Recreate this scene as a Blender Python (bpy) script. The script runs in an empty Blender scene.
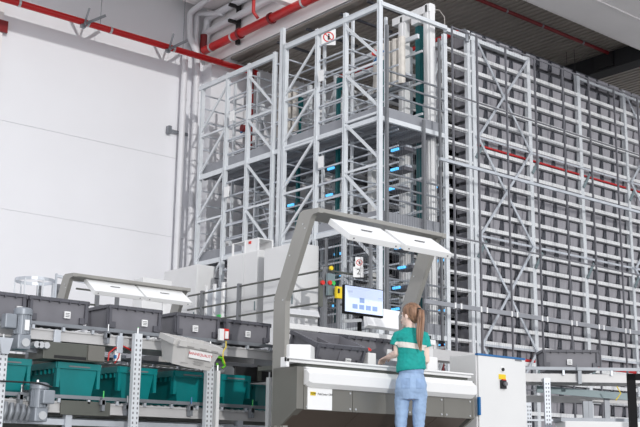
import bpy, bmesh, math, random
from mathutils import Vector, Matrix
random.seed(7)
SC = bpy.context.scene
COL = SC.collection
PI = math.pi
V = Vector

# ------------------------------------------------------------------ helpers
def lin(c):
    return tuple(((v/255)/12.92 if v/255 <= .04045 else ((v/255+.055)/1.055)**2.4) for v in c)

def mat(name, rgb, rough=.5, metal=0., noise=.06, scale=6., emit=0., bump=0., stretch=None, spec=.5):
    m = bpy.data.materials.new(name); m.use_nodes = True
    nt = m.node_tree; b = nt.nodes['Principled BSDF']
    c = lin(rgb)
    b.inputs['Roughness'].default_value = rough
    b.inputs['Metallic'].default_value = metal
    b.inputs['Specular IOR Level'].default_value = spec
    tc = nt.nodes.new('ShaderNodeTexCoord')
    n = nt.nodes.new('ShaderNodeTexNoise'); n.inputs['Scale'].default_value = scale
    n.inputs['Detail'].default_value = 3
    src = tc.outputs['Object']
    if stretch:
        mp = nt.nodes.new('ShaderNodeMapping'); mp.inputs['Scale'].default_value = stretch
        nt.links.new(src, mp.inputs['Vector']); src = mp.outputs['Vector']
    nt.links.new(src, n.inputs['Vector'])
    r = nt.nodes.new('ShaderNodeValToRGB')
    r.color_ramp.elements[0].position = .3; r.color_ramp.elements[1].position = .7
    r.color_ramp.elements[0].color = (*[max(0, v*(1-noise*2)) for v in c], 1)
    r.color_ramp.elements[1].color = (*[min(1, v*(1+noise)) for v in c], 1)
    nt.links.new(n.outputs['Fac'], r.inputs['Fac'])
    nt.links.new(r.outputs['Color'], b.inputs['Base Color'])
    if emit:
        b.inputs['Emission Color'].default_value = (*c, 1); b.inputs['Emission Strength'].default_value = emit
    if bump:
        bp = nt.nodes.new('ShaderNodeBump'); bp.inputs['Strength'].default_value = bump
        bp.inputs['Distance'].default_value = .01
        nt.links.new(n.outputs['Fac'], bp.inputs['Height']); nt.links.new(bp.outputs['Normal'], b.inputs['Normal'])
    return m

M = {}
def dm(k, *a, **kw): M[k] = mat(k, *a, **kw)
dm('wall_white', (236, 236, 240), .7, noise=.01, scale=.6)
dm('beam_white', (240, 236, 236), .7, noise=.02, scale=1)
dm('ceiling_grey', (172, 164, 156), .7, noise=.05, scale=2)
dm('concrete', (168, 166, 163), .55, noise=.05, scale=2)
dm('galv', (200, 205, 212), .42, .35, noise=.08, scale=3)
dm('galv_dark', (140, 144, 150), .45, .4, noise=.08, scale=4)
dm('painted_steel', (218, 222, 226), .45, noise=.03, scale=4)
dm('white_steel', (238, 238, 238), .4, noise=.015, scale=2)
dm('cabinet_grey', (226, 226, 226), .45, noise=.015, scale=2)
dm('shelf_steel', (228, 229, 230), .45, .1, noise=.04, scale=5)
dm('fence_grey', (108, 108, 114), .5, noise=.05, scale=6)
dm('rail_grey', (118, 120, 124), .5, noise=.05, scale=6)
dm('platform_grey', (150, 152, 158), .5, .2, noise=.06, scale=2)
dm('red_pipe', (196, 28, 30), .3, noise=.06, scale=3)
dm('red_dark', (125, 30, 34), .45, noise=.06, scale=3)
dm('pipe_white', (226, 226, 230), .45, noise=.02, scale=2)
dm('tote_grey', (122, 121, 127), .5, noise=.06, scale=5)
dm('tote_dark', (88, 88, 95), .55, noise=.06, scale=5)
dm('rack_tote', (158, 156, 162), .5, noise=.05, scale=5)
dm('tote_rim_shade', (62, 64, 72), .5, noise=.05, scale=5)  # dark rim tone, also painted shade between and behind the totes
dm('teal', (0, 124, 126), .38, noise=.08, scale=4)
dm('teal_dark', (0, 100, 104), .45, noise=.1, scale=4)
dm('crate_grey', (204, 202, 200), .5, noise=.03, scale=5)
dm('crate_rim', (160, 158, 156), .5, noise=.03, scale=5)
dm('fascia', (124, 122, 116), .35, .35, noise=.05, scale=2)
dm('arch_grey', (154, 152, 147), .4, .25, noise=.04, scale=2)
dm('brown_panel', (96, 84, 76), .35, .3, noise=.06, scale=2)
dm('black', (22, 22, 24), .5, noise=.05)
dm('black_steel', (14, 14, 16), .6, spec=.15, noise=.05)
dm('belt', (30, 30, 32), .6, noise=.05)
dm('motor', (146, 152, 160), .4, .2, noise=.05, scale=10)
dm('label_white', (240, 240, 240), .6, noise=.01)
dm('print_grey', (120, 120, 124), .6, noise=.02)
dm('print_red', (205, 60, 70), .6, noise=.02)
dm('yellow', (235, 205, 30), .45, noise=.03)
dm('blue', (30, 105, 165), .4, noise=.03)
dm('cable_red', (200, 40, 40), .5); dm('cable_green', (110, 200, 40), .5); dm('cable_black', (30, 30, 32), .5)
dm('estop_red', (215, 40, 30), .35, noise=.02)
dm('green_lamp', (60, 190, 90), .35, noise=.02)
dm('alu', (200, 202, 204), .35, .5, noise=.04, scale=8)
dm('dark_mesh', (72, 74, 80), .5, noise=.05)
dm('curtain', (214, 208, 200), .6, noise=.08, scale=8)
dm('conv_dark', (96, 98, 92), .45, .25, noise=.06, scale=4)
dm('conv_light', (196, 195, 195), .45, .1, noise=.04, scale=4)
dm('slate', (122, 138, 142), .45, .2, noise=.05, scale=4)
dm('skin', (246, 216, 202), .5, noise=.03, scale=12)
dm('shirt', (10, 160, 152), .75, noise=.08, scale=14, bump=.3)
dm('stripe', (228, 222, 214), .5, noise=.03, scale=20)
dm('hair', (152, 116, 92), .5, noise=.3, scale=60, stretch=(1, 1, .06), bump=.6)
dm('led_blue', (90, 190, 255), .4, emit=1.1)
dm('screen', (205, 218, 245), .4, emit=.45)
dm('screen_tile', (140, 164, 210), .4, emit=.3)
dm('screen_grey', (176, 186, 206), .3, emit=.6)
dm('floor_mat', (150, 150, 148), .6, noise=.06, scale=1.5)

def denim():
    m = mat('denim', (158, 184, 218), .85, noise=.1, scale=9, stretch=(1, 1, .5), bump=.4)
    return m
M['denim'] = denim()

def wall_material():
    # smooth white wall panels with fine horizontal joints kept as geometry
    return M['wall_white']

ROOTINV = {}
class MB:
    def __init__(s): s.v = []; s.f = []
    def add(s, vs, fs):
        n = len(s.v); s.v += [tuple(v) for v in vs]; s.f += [tuple(i+n for i in f) for f in fs]; return s
    def bx(s, x0, x1, y0, y1, z0, z1):
        return s.add([(x, y, z) for x in (x0, x1) for y in (y0, y1) for z in (z0, z1)],
                     [(0, 1, 3, 2), (4, 6, 7, 5), (0, 4, 5, 1), (2, 3, 7, 6), (0, 2, 6, 4), (1, 5, 7, 3)])
    def box(s, c, d):
        return s.bx(c[0]-d[0]/2, c[0]+d[0]/2, c[1]-d[1]/2, c[1]+d[1]/2, c[2]-d[2]/2, c[2]+d[2]/2)
    def bar(s, p, q, w, h, up=(0, 0, 1)):
        p = V(p); q = V(q); d = (q-p).normalized(); up = V(up)
        if abs(d.dot(up)) > .98: up = V((1, 0, 0))
        a = d.cross(up).normalized(); b = a.cross(d)
        vs = []
        for o in (p, q):
            for sa, sb in ((-1, -1), (1, -1), (1, 1), (-1, 1)): vs.append(o+a*sa*w/2+b*sb*h/2)
        return s.add(vs, [(0, 3, 2, 1), (4, 5, 6, 7), (0, 1, 5, 4), (1, 2, 6, 5), (2, 3, 7, 6), (3, 0, 4, 7)])
    def tube(s, pts, r, n=10):
        pts = [V(p) for p in pts]; rings = []
        prev = None
        for i, p in enumerate(pts):
            a = pts[max(0, i-1)]; b = pts[min(len(pts)-1, i+1)]; d = (b-a).normalized()
            if prev is None:
                u = d.cross(V((0, 0, 1)))
                if u.length < .05: u = d.cross(V((1, 0, 0)))
            else: u = prev-d*prev.dot(d)
            u.normalize(); prev = u; w = d.cross(u)
            rr = r[i] if isinstance(r, (list, tuple)) else r
            rings.append([p+(u*math.cos(2*PI*k/n)+w*math.sin(2*PI*k/n))*rr for k in range(n)])
        return s.loft(rings)
    def loft(s, rings, caps=True):
        n = len(rings[0]); vs = [v for r in rings for v in r]; fs = []
        for i in range(len(rings)-1):
            for k in range(n):
                fs.append((i*n+k, i*n+(k+1) % n, (i+1)*n+(k+1) % n, (i+1)*n+k))
        if caps: fs += [tuple(reversed(range(n))), tuple((len(rings)-1)*n+k for k in range(n))]
        return s.add(vs, fs)
    def prism(s, prof, axis, a, b):
        # prof: list of 2-D points in the plane normal to axis
        f = {'X': lambda t, p: (t, p[0], p[1]), 'Y': lambda t, p: (p[0], t, p[1]), 'Z': lambda t, p: (p[0], p[1], t)}[axis]
        n = len(prof)
        return s.add([f(a, p) for p in prof]+[f(b, p) for p in prof],
                     [tuple(range(n)), tuple(reversed(range(n, 2*n)))]+[(k, (k+1) % n, n+(k+1) % n, n+k) for k in range(n)])
    def xf(s, mtx): s.v = [tuple(mtx @ V(v)) for v in s.v]; return s
    def build(s, name, m, parent=None, bevel=0, smooth=False):
        me = bpy.data.meshes.new(name); me.from_pydata(s.v, [], s.f)
        bm = bmesh.new(); bm.from_mesh(me); bmesh.ops.recalc_face_normals(bm, faces=bm.faces)
        if bevel: bmesh.ops.bevel(bm, geom=bm.edges[:], offset=bevel, segments=2, profile=.6, affect='EDGES')
        bm.to_mesh(me); bm.free()
        if smooth:
            for p in me.polygons: p.use_smooth = True
            try: me.set_sharp_from_angle(angle=math.radians(40))
            except Exception: pass
        me.materials.append(M[m] if isinstance(m, str) else m)
        return link(bpy.data.objects.new(name, me), parent)

def build_multi(name, pairs, parent=None, bevel=0, smooth=False):
    """one mesh, several materials: surface pattern stays in its part"""
    all_ = MB(); idx = []
    for i, (mb, m) in enumerate(pairs):
        all_.add(mb.v, mb.f); idx += [i]*len(mb.f)
    me = bpy.data.meshes.new(name); me.from_pydata(all_.v, [], all_.f)
    for p, i in zip(me.polygons, idx): p.material_index = i
    bm = bmesh.new(); bm.from_mesh(me); bmesh.ops.recalc_face_normals(bm, faces=bm.faces); bm.to_mesh(me); bm.free()
    for mb, m in pairs: me.materials.append(M[m])
    return link(bpy.data.objects.new(name, me), parent)
def root_of(o):
    while o.parent: o = o.parent
    return o
def link(o, parent=None):
    COL.objects.link(o)
    if parent is not None:
        o.parent = parent
        if parent.name in ROOTINV: o.matrix_parent_inverse = ROOTINV[parent.name]
    return o
def props(o, label, cat=None, group=None, kind=None):
    if label: o['label'] = label
    if cat: o['category'] = cat
    if group: o['group'] = group
    if kind: o['kind'] = kind
    return o
def thing(name, label, cat, loc=(0, 0, 0), rotz=0, group=None, world=False, rot=None):
    o = bpy.data.objects.new(name, None); COL.objects.link(o)
    o.empty_display_size = .1
    o.location = loc; o.rotation_euler = rot if rot else (0, 0, rotz)
    props(o, label, cat, group)
    if world: ROOTINV[o.name] = Matrix.Translation(V(loc)).inverted()
    return o
def struct(name, mb, m, label, **k):
    o = mb.build(name, m, **k); o['kind'] = 'structure'; o['label'] = label; o['category'] = name.split('_')[0]
    return o
def copy_tree(o, parent=None):
    c = o.copy(); COL.objects.link(c)
    if parent is not None: c.parent = parent
    for ch in list(o.children): copy_tree(ch, c)
    return c
def text(body, size, m, parent, mtx, name='printed_text', depth=.001):
    cu = bpy.data.curves.new(name, 'FONT'); cu.body = body; cu.size = size; cu.extrude = depth
    cu.align_x = 'CENTER'; cu.align_y = 'CENTER'
    t = bpy.data.objects.new('tmp', cu); COL.objects.link(t)
    dg = bpy.context.evaluated_depsgraph_get()
    me = bpy.data.meshes.new_from_object(t.evaluated_get(dg))
    bpy.data.objects.remove(t)
    me.transform(mtx); me.materials.clear(); me.materials.append(M[m]); me.name = name
    o = bpy.data.objects.new(name, me)
    return link(o, parent)
# text facing -Y (reads along +X)
def facing_y(x, y, z): return Matrix.Translation((x, y, z)) @ Matrix.Rotation(PI/2, 4, 'X')

# ------------------------------------------------------------------ camera, world, light
HC = .25
yaw, pitch, roll, F = 0.87178897, 0.22645679, 0.01381344, 1090.888
f = V((math.cos(yaw)*math.cos(pitch), math.sin(yaw)*math.cos(pitch), math.sin(pitch)))
r = f.cross(V((0, 0, 1))).normalized(); u = r.cross(f)
c_, s_ = math.cos(roll), math.sin(roll)
r, u = c_*r+s_*u, -s_*r+c_*u
cam = bpy.data.cameras.new('camera'); co = bpy.data.objects.new('camera', cam); COL.objects.link(co)
cam.sensor_width = 36; cam.lens = F/640*36; cam.clip_end = 300
co.matrix_world = Matrix(((r.x, u.x, -f.x, 0), (r.y, u.y, -f.y, 0), (r.z, u.z, -f.z, HC), (0, 0, 0, 1)))
SC.camera = co
cam.dof.use_dof = False

def ray(x, y): return f+r*((x-320)/F)-u*((y-213.5)/F)
def on(x, y, ax, val):
    d = ray(x, y); i = 'XYZ'.index(ax); o = V((0, 0, HC)); t = (val-o[i])/d[i]; return o+d*t
def at(x, y, dep):
    return V((0, 0, HC))+ray(x, y)*dep

w = bpy.data.worlds.new('world'); SC.world = w; w.use_nodes = True
bg = w.node_tree.nodes['Background']; bg.inputs['Color'].default_value = (.93, .95, 1, 1); bg.inputs['Strength'].default_value = 1.0
sun = bpy.data.lights.new('sun', 'SUN'); sun.energy = 1.25; sun.angle = .014; sun.color = (1, .985, .96)
so = bpy.data.objects.new('sun', sun); COL.objects.link(so)
sd = V((.34, 1, -.213)).normalized()
so.rotation_euler = sd.to_track_quat('-Z', 'Y').to_euler()
SC.view_settings.view_transform = 'Standard'; SC.view_settings.look = 'None'
SC.view_settings.exposure = .2; SC.view_settings.gamma = 1; SC.view_settings.use_curve_mapping = False

# ------------------------------------------------------------------ the hall
WY = 24.3
struct('floor', MB().bx(-12, 70, -12, WY, -.2, 0), 'floor_mat', 'pale grey concrete hall floor')
mb = MB()
for z0, z1 in ((0, 2.1), (2.115, 4.08), (4.095, 6.095), (6.11, 8.265), (8.28, 10.9), (10.9, 13)):
    mb.bx(-12, 70, WY, WY+.2, z0, z1)
mb.bx(-12, 70, WY+.02, WY+.2, 0, 13)
struct('wall_back', mb, 'wall_white', 'white panelled back wall with fine horizontal joints')
# ribbed ceiling: a high strip on the left, lower deck over the racks
CZ = 11.5
mb = MB(); prof = []; x = 17.2
while x < 70:
    prof += [(x, CZ), (x+.11, CZ), (x+.125, CZ+.05), (x+.18, CZ+.05)]; x += .195
n = len(prof)
mb.add([(p[0], 15.3, p[1]) for p in prof]+[(p[0], WY, p[1]) for p in prof], [(k, k+1, n+k+1, n+k) for k in range(n-1)])
mb.bx(17.0, 70, 15.3, WY, CZ+.06, CZ+.3).bx(5, 17.2, 17.0, WY, 13, 13.2)
struct('ceiling', mb, 'ceiling_grey', 'dark ribbed metal deck ceiling')
# wide white girder across the upper right
g1 = on(518, 0, 'Z', 11.0); g2 = on(598, 0, 'Z', 11.0)
mb = MB().bx(g1.x-.6, 60, 9.5, g1.y-.15, 11.0, 12.4).bx(g1.x-.6, 60, g1.y-.15, g1.y, 11.05, 11.2)
mb.bx(g1.x-.6, 60, g2.y-.02, g2.y+.02, 10.965, 11.0)
struct('trim_1', mb, 'beam_white', 'broad white soffit girder across the upper right corner')
GX = (on(270, 36, 'Z', 11.1).x+on(229, 57, 'Z', 11.1).x)/2; print('GX', GX)
mb = MB().bx(16.15, GX, 15.5, WY, 11.1, 12.1).bx(16.5, GX, 15.5, WY, 12.1, 13)
mb.bx(16.1, 16.2, 15.5, WY, 11.1, 11.25)
struct('trim_2', mb, 'beam_white', 'white girder that carries the red pipe to the back wall')
struct('trim_3', MB().bx(14.95, 16.0, 19.2, 23.8, 12.6, 12.75), 'beam_white', 'white ceiling slab in the upper left corner')
struct('trim_shadow_caster', MB().bx(5, 16.1, 20.0, 20.2, 11.5, 11.78), 'beam_white', 'unseen added bar that casts the shadow band on the left wall')  # added out of view so the sun throws a shadow band on the wall
# wall column behind the pipes
struct('trim_5', MB().bx(16.05, 17.2, 23.85, WY, 0, 11.1), 'wall_white', 'white wall pillar beside the rack')
struct('trim_6', MB().bx(9.8, 10.12, WY-.1, WY, 0, 11.9), 'beam_white', 'white strip at the left edge of the wall')
props(MB().bx(9.8, 10.22, WY-.16, WY-.1, 10.45, 10.75).build('wall_bracket', 'red_dark'), 'dark brown block on the left edge of the wall', 'bracket')

# white fixed pipes on the wall
def pipe(name, label, pts, rad, m, cat='pipe', group=None, clamps=(), cm='alu', nseg=14):
    t = thing(name, label, cat, pts[0], group=group, world=True)
    P = [V(p) for p in pts]; Q = [P[0]]
    for i in range(1, len(P)-1):
        a = (P[i-1]-P[i]); b = (P[i+1]-P[i]); l = min(a.length, b.length, rad*3.)*.5
        for k in range(5):
            s = k/4; p0 = P[i]+a.normalized()*l; p2 = P[i]+b.normalized()*l
            Q.append((1-s)**2*p0+2*s*(1-s)*P[i]+s*s*p2)
    Q.append(P[-1])
    MB().tube(Q, rad, nseg).build('pipe_run', m, t, smooth=True)
    for p, d in clamps:
        p = V(p); d = V(d).normalized()
        MB().tube([p-d*.03, p+d*.03], rad*1.12, nseg).build('clamp', cm, t, smooth=True)
    return t
pipe('white_pipe', 'left white vertical pipe running down the back wall', [(15.3, 24.05, 11.3), (15.3, 24.05, 2.5)], .085, 'pipe_white',
     clamps=[((15.3, 24.05, z), (0, 0, 1)) for z in (9.9, 6.9)], cm='pipe_white')
pipe('white_pipe', 'right white vertical pipe beside the pillar, jogged below the ceiling',
     [(15.3, 23.0, 12.5), (15.4, 24.05, 12.45), (15.42, 24.05, 11.75), (15.7, 24.05, 11.3), (15.7, 24.05, 2.5)], .085, 'pipe_white',
     clamps=[((15.7, 24.05, z), (0, 0, 1)) for z in (9.9, 6.9)], cm='pipe_white')
pipe('white_pipe', 'short white pipe with an elbow in the ceiling corner',
     [(16.0, 23.3, 12.35), (15.62, 24.05, 12.5), (15.62, 24.05, 11.75), (15.75, 24.1, 11.2)], .07, 'pipe_white')
pipe('white_pipe', 'upper white pipe bracketed along the girder', [(15.95, 24.1, 11.9), (15.95, 24.0, 12.42), (15.95, 17.5, 12.5)], .1, 'pipe_white')
pipe('white_pipe', 'lower white pipe bracketed along the girder', [(15.95, 24.1, 11.4), (15.95, 24.0, 12.0), (15.95, 17.5, 12.12)], .1, 'pipe_white')
mb = MB().box((16.02, 22.6, 11.9), (.1, .1, 1.3)).bx(15.7, 16.0, 22.56, 22.64, 12.28, 12.36).bx(15.7, 16.0, 22.56, 22.64, 11.82, 11.9)
props(mb.build('pipe_bracket', 'black'), 'black steel bracket holding two white pipes on the girder', 'bracket')
mb = MB().box((14.98, 24.2, 9.0), (.1, .14, .2)).bx(14.98, 15.6, 24.2, 24.24, 8.95, 9.03)
props(mb.build('pipe_bracket', 'galv_dark'), 'small grey wall bracket beside the vertical pipes', 'bracket')

# red sprinkler pipes
RX = [(x, 23.55, 11.03) for x in (9.3, 17.4)]
t = pipe('sprinkler_pipe', 'long red sprinkler pipe running along the back wall', [RX[0], RX[1]], .085, 'red_pipe',
         clamps=[((10.2, 23.55, 11.03), (1, 0, 0)), ((12.05, 23.55, 11.03), (1, 0, 0)), ((12.7, 23.55, 11.03), (1, 0, 0)), ((14.6, 23.55, 11.03), (1, 0, 0)), ((16.9, 23.55, 11.03), (1, 0, 0))])
for x in (12.0, 14.5):
    mb = MB().bar((x, 23.5, 11.0), (x-.1, 24.2, 11.35), .06, .06).bar((x-.1, 23.4, 10.93), (x+.55, 23.6, 11.4), .05, .07).bar((x-.1, 23.45, 10.9), (x+.02, 23.45, 11.4), .04, .04)
    mb.bar((x+.4, 23.55, 11.1), (x+.4, 23.55, 12.6), .012, .012).box((x-.1, 23.5, 10.9), (.12, .1, .08))
    mb.build('pipe_hanger', 'galv_dark', t)
t = pipe('sprinkler_pipe', 'bright red sprinkler main under the white girder', [(15.85, 23.95, 11.42), (15.85, 17.0, 11.42)], .115, 'red_pipe',
         clamps=[((15.85, 23.6, 11.42), (0, 1, 0)), ((15.85, 22.6, 11.42), (0, 1, 0)), ((15.85, 19.6, 11.42), (0, 1, 0))], nseg=18)
MB().tube([(15.85, 22.32, 11.42), (15.85, 22.24, 11.42)], .15, 18).build('flange', 'red_dark', t, smooth=True)
MB().tube([(15.85, 20.95, 11.42), (15.85, 20.87, 11.42)], .15, 18).build('flange', 'red_dark', t, smooth=True)
MB().tube([(15.72, 21.3, 11.5), (15.6, 21.35, 11.66), (15.6, 21.35, 12.6)], .045).build('branch_pipe', 'red_pipe', t, smooth=True)
MB().tube([(15.85, 24.0, 11.42), (15.85, 24.0, 11.9)], .1).build('riser', 'red_dark', t, smooth=True)
pipe('sprinkler_pipe', 'thin dark red pipe under the ribbed ceiling at upper right', [(18.1, 16.45, 11.33), (36, 16.45, 11.33)], .05, 'red_dark',
     clamps=[((x, 16.45, 11.33), (1, 0, 0)) for x in (19.8, 21.2, 22.9, 24.6)], cm='galv_dark')
t = pipe('sprinkler_pipe', 'red pipe with an elbow at the top of the rack corner', [(17.75, 20.5, 10.15), (17.75, 16.15, 10.12)], .06, 'red_pipe', clamps=[((17.75, 16.25, 10.12), (0, 1, 0))], cm='red_dark')
MB().tube([(17.75, 16.15, 10.12), (17.75, 16.0, 10.1), (17.75, 15.93, 10.0), (17.75, 15.93, 9.8)], .05, 10).build('elbow', 'galv_dark', t, smooth=True)
pipe('sprinkler_pipe', 'thin red vertical pipe inside the rack corner', [(17.25, 16.35, 9.4), (17.25, 16.35, 2.2)], .04, 'red_dark')
pipe('sprinkler_pipe', 'thin red horizontal pipe crossing behind the rack uprights', [(18.1, 16.02, 7.42), (26.5, 16.02, 7.42)], .028, 'red_pipe')
pipe('sprinkler_pipe', 'dark red vertical pipe behind the left end frame', [(17.1, 23.4, 11.1), (17.1, 23.4, 8.5)], .07, 'red_dark')
pipe('sprinkler_pipe', 'thin red pipe low in the rack beyond the blurred tote', [(17.4, 15.99, 2.62), (26.5, 15.99, 2.62)], .035, 'red_pipe')

# ventilation duct, right
mb = MB().bx(24.1, 24.6, 15.5, 22, 10.9, 11.38)
t = thing('ventilation_duct', 'dark grey duct under the ceiling at the far right', 'duct', (24.4, 19, 11), world=True)
dm('duct_dark', (46, 46, 48), .7, spec=.2); mb.build('duct_body', 'duct_dark', t)
MB().bx(24.02, 24.1, 16.3, 16.9, 10.95, 11.35).build('outlet', 'black', t)
t = thing('ceiling_lamp', 'small pale fitting hanging from two wires by the duct', 'lamp', (23.5, 17.3, 10.75), world=True)
MB().box((23.5, 17.3, 10.75), (.1, .34, .05)).build('fitting', 'white_steel', t)
MB().bar((23.5, 17.17, 10.75), (23.5, 17.17, CZ), .01, .01).build('wire', 'black', t)
MB().bar((23.5, 17.43, 10.75), (23.5, 17.43, CZ), .01, .01).build('wire', 'black', t)
for i, (x, y) in enumerate(((16.5, 21.4), (16.9, 20.2), (16.6, 18.9), (16.6, 17.9))):
    lb = ['nearest the back wall', 'second from the back wall', 'third from the back wall', 'farthest from the back wall'][i]
    props(MB().bar((16.45, y, 11.07), (18.2, y, 11.07), .07, .05).build('ceiling_rail', 'dark_mesh'), 'thin dark rail under the white girder, '+lb, 'rail', 'dark rails under the girder')

# ------------------------------------------------------------------ racks and lift tower
TOP = 9.98
PITCH = .3665
LEV = [9.50-PITCH*k for k in range(24)]
Y0, Y1 = 16.0, 17.1
def post(mb, x, y, z0, z1, w=.11, d=.1):
    mb.bx(x-w/2, x+w/2, y-d/2, y+d/2, z0, z1)
rack = thing('storage_rack', 'tall galvanised tote rack with cross braces, filling the right half', 'rack', (18, 16, 0), world=True)
RXS = [17.98+1.985*k for k in range(6)]
for x in RXS:
    post(mb := MB(), x, Y0, 0, TOP+.1, .1, .1); mb.bx(x-.06, x+.06, Y0-.055, Y0-.035, 0, TOP+.1); mb.build('upright', 'painted_steel', rack)
    post(mb := MB(), x, Y1, 0, TOP); mb.build('upright', 'galv', rack)
for k, z in enumerate(LEV):
    MB().bx(17.1, 17.93, Y0-.04, Y0-.005, z-.02, z+.03).build('shelf_beam', 'shelf_steel', rack)
    MB().bx(17.95, 28.0, Y0-.05, Y0-.005, z-.04, z+.045).bx(17.1, 28.0, Y0-.005, Y0+.05, z-.04, z-.03).build('shelf_beam', 'shelf_steel', rack)
    MB().bx(17.1, 28.0, Y1-.02, Y1+.02, z-.05, z+.05).build('shelf_beam', 'shelf_steel', rack)
MB().bx(17.1, 19.96, Y0-.06, Y0+.06, TOP-.09, TOP).bx(21.9, 28, Y0-.06, Y0-.02, TOP-.06, TOP).build('top_beam', 'painted_steel', rack)
BL = [9.92, 7.57, 5.28, 2.85, .5]
for k in range(4):
    za, zb = BL[k], BL[k+1]
    for xa, xb in ((18.03, 19.9), (23.98, 25.9)):
        MB().bar((xa, Y0-.1, za), (xb, Y0-.1, zb), .015, .06).build('cross_brace', 'galv', rack)
        MB().bar((xb, Y0-.12, za), (xa, Y0-.12, zb), .015, .06).build('cross_brace', 'galv', rack)
    MB().bx(17.98, 28, Y0-.08, Y0-.06, zb-.025, zb+.025).build('tie_rod', 'galv', rack)
for x in RXS[:4]:
    for k in range(3):
        MB().bar((x, Y0-.08, BL[k+1]-.5), (x+.28, Y0-.08, BL[k+1]-.1), .02, .07).build('gusset', 'slate', rack)
# inner rack rows
def inner(label, ya, yb, x0, top):
    t = thing('storage_rack', label, 'rack', (x0, ya, 0), world=True)
    for k in range(6):
        for y in (ya, yb):
            post(mb := MB(), x0+.95*k, y, 0, top, .1, .1); mb.build('upright', 'painted_steel' if k < 2 else 'galv', t)
    for z in LEV:
        MB().bx(x0, x0+9, ya-.04, ya, z-.04, z+.04).build('shelf_beam', 'shelf_steel', t)
        if LEV.index(z) % 1 == 0: MB().bx(x0, x0+9, yb, yb+.04, z-.03, z+.03).build('shelf_beam', 'shelf_steel', t)
    return t
inner('inner rack row just behind the bracketed lift bay', 18.07, 19.24, 17.0, 9.7)
inner('inner rack row seen through the middle of the end frames', 19.64, 20.69, 17.4, 9.5)
# totes on inner rows: too deep inside to count
mb = MB(); rnd = random.Random(3)
for (ya, yb) in ((18.2, 19.1), (19.75, 20.55)):
    for z in LEV[1:]:
        x = 18.4
        while x < 25:
            if rnd.random() < .8: mb.bx(x, x+.36, ya, yb, z+.06, z+.26)
            x += .47
for z in LEV[2:]:
    x = 22.0
o = mb.build('stored_totes', 'tote_rim_shade'); props(o, 'totes deep inside the inner rack rows, shade put into their dark colour', 'tote', kind='stuff')  # darkness of the rack interior is painted into the tote colour

# end frames of the tower, plane X = 15.06
def frame(label, ya, yb, x, z0, top, rising, step=1.13, beams=True, n=None):
    t = thing('rack_end_frame', label, 'rack frame', (x, ya, z0), world=True)
    for y in (ya, yb):
        mb = MB().bx(x-.03, x+.05, y-.038, y+.038, z0, top+.12)
        mb.bx(x-.055, x-.03, y-.038, y-.018, z0, top+.12).bx(x-.055, x-.03, y+.018, y+.038, z0, top+.12)
        mb.build('upright', 'painted_steel', t)
    z = top-.2; k = 0
    while z-step > z0:
        a, b = (yb, ya) if rising else (ya, yb)
        # image: Y grows to the left
        MB().bar((x-.02, b, z), (x-.02, a, z-step+.12), .035, .06).build('diagonal_brace', 'painted_steel', t)
        MB().bar((x-.02, ya, z-step), (x-.02, yb, z-step), .035, .05).build('strut', 'painted_steel', t)
        z -= step; k += 1
    if step < 2:
        for z in LEV:
            MB().bar((x+.04, yb-.06, z+.1), (x+1.9, yb-.06, z+.1), .03, .03).build('side_rail', 'galv', t)
    return t
X0 = 15.06
frame('corner end frame of the white steel tower, nearest the camera', 16.0, 17.1, X0, 0, TOP, False)
frame('second end frame of the white steel tower, left of the corner frame', 18.07, 19.24, X0, 0, 9.9, True)
frame('end frame left of the tall slim mast', 19.66, 20.69, X0, 0, 9.8, False)
frame('end frame farthest left, next to the white pipes', 21.6, 22.73, X0, 0, 9.8, True)
# second line of frames deeper in
for i, (a, b, lb) in enumerate(((16.0, 17.1, 'inner frame two metres behind the corner frame'), (18.07, 19.24, 'inner frame behind the second end frame'),
                 (19.66, 20.69, 'inner frame behind the frame by the slim mast'), (21.6, 22.73, 'inner frame behind the farthest left end frame'))):
    frame(lb, a, b, 17.0 if i else 17.06, 0, 9.7, i % 2 == 0, step=2.26)
# top beams
t = thing('lift_tower', 'top beams, posts and rails tying the white steel tower together', 'tower', (15.06, 16, 0), world=True)
MB().bx(X0-.06, X0+.02, 16.0, 19.24, TOP-.12, TOP).bx(X0-.07, X0+.05, 16.0, 19.24, TOP-.02, TOP+.0).build('top_beam', 'painted_steel', t)
MB().bx(X0-.06, X0+.02, 19.64, 22.85, 9.76, 9.88).build('top_beam', 'painted_steel', t)
MB().bx(X0, 17.1, Y0-.06, Y0+.02, TOP-.05, TOP+.04).build('top_beam', 'painted_steel', t)
MB().bx(16.2, 16.26, 16.0, 18.1, 9.5, 9.6).build('cross_beam', 'painted_steel', t)
MB().bx(17.06, 17.14, 16.0, 22.7, 9.6, 9.7).build('cross_beam', 'painted_steel', t)
for x, m in ((15.2, 'galv_dark'), (16.3, 'galv_dark')):
    MB().bx(x-.03, x+.03, Y0-.1, Y0-.04, 0, 9.5 if x < 16 else 7.6).build('post', 'rail_grey', t)
MB().bx(17.76, 17.86, Y0-.06, Y0+.04, 0, TOP+.12).build('post', 'painted_steel', t)
MB().bx(15.02, 15.1, 19.33, 19.45, 0, 10.45).build('mast', 'painted_steel', t)
for y0, y1 in ((17.1, 18.07), (20.69, 21.6), (19.24, 19.66)):
    for k, z in enumerate(LEV):
        if y0 > 19 and y0 < 20 and k % 4: continue
        MB().bar((X0+.02, y0, z+.1), (X0+.02, y1, z+.1), .03, .035).build('aisle_rail', 'galv', t)
for k, z in enumerate(LEV):
    MB().bar((15.7, 16.1, z), (15.7, 22.6, z), .025, .035).build('inner_rail', 'galv', t)
    if k % 2: MB().bar((16.45, 16.1, z+.15), (16.45, 22.6, z+.15), .03, .05).build('inner_rail', 'painted_steel', t)
for y in (16.5, 17.6, 18.6, 21.2, 22.2):
    MB().bx(15.68, 15.74, y-.03, y+.03, 0, 10.0 if y not in (17.6,) else 10.35).build('inner_post', 'painted_steel', t)
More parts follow.
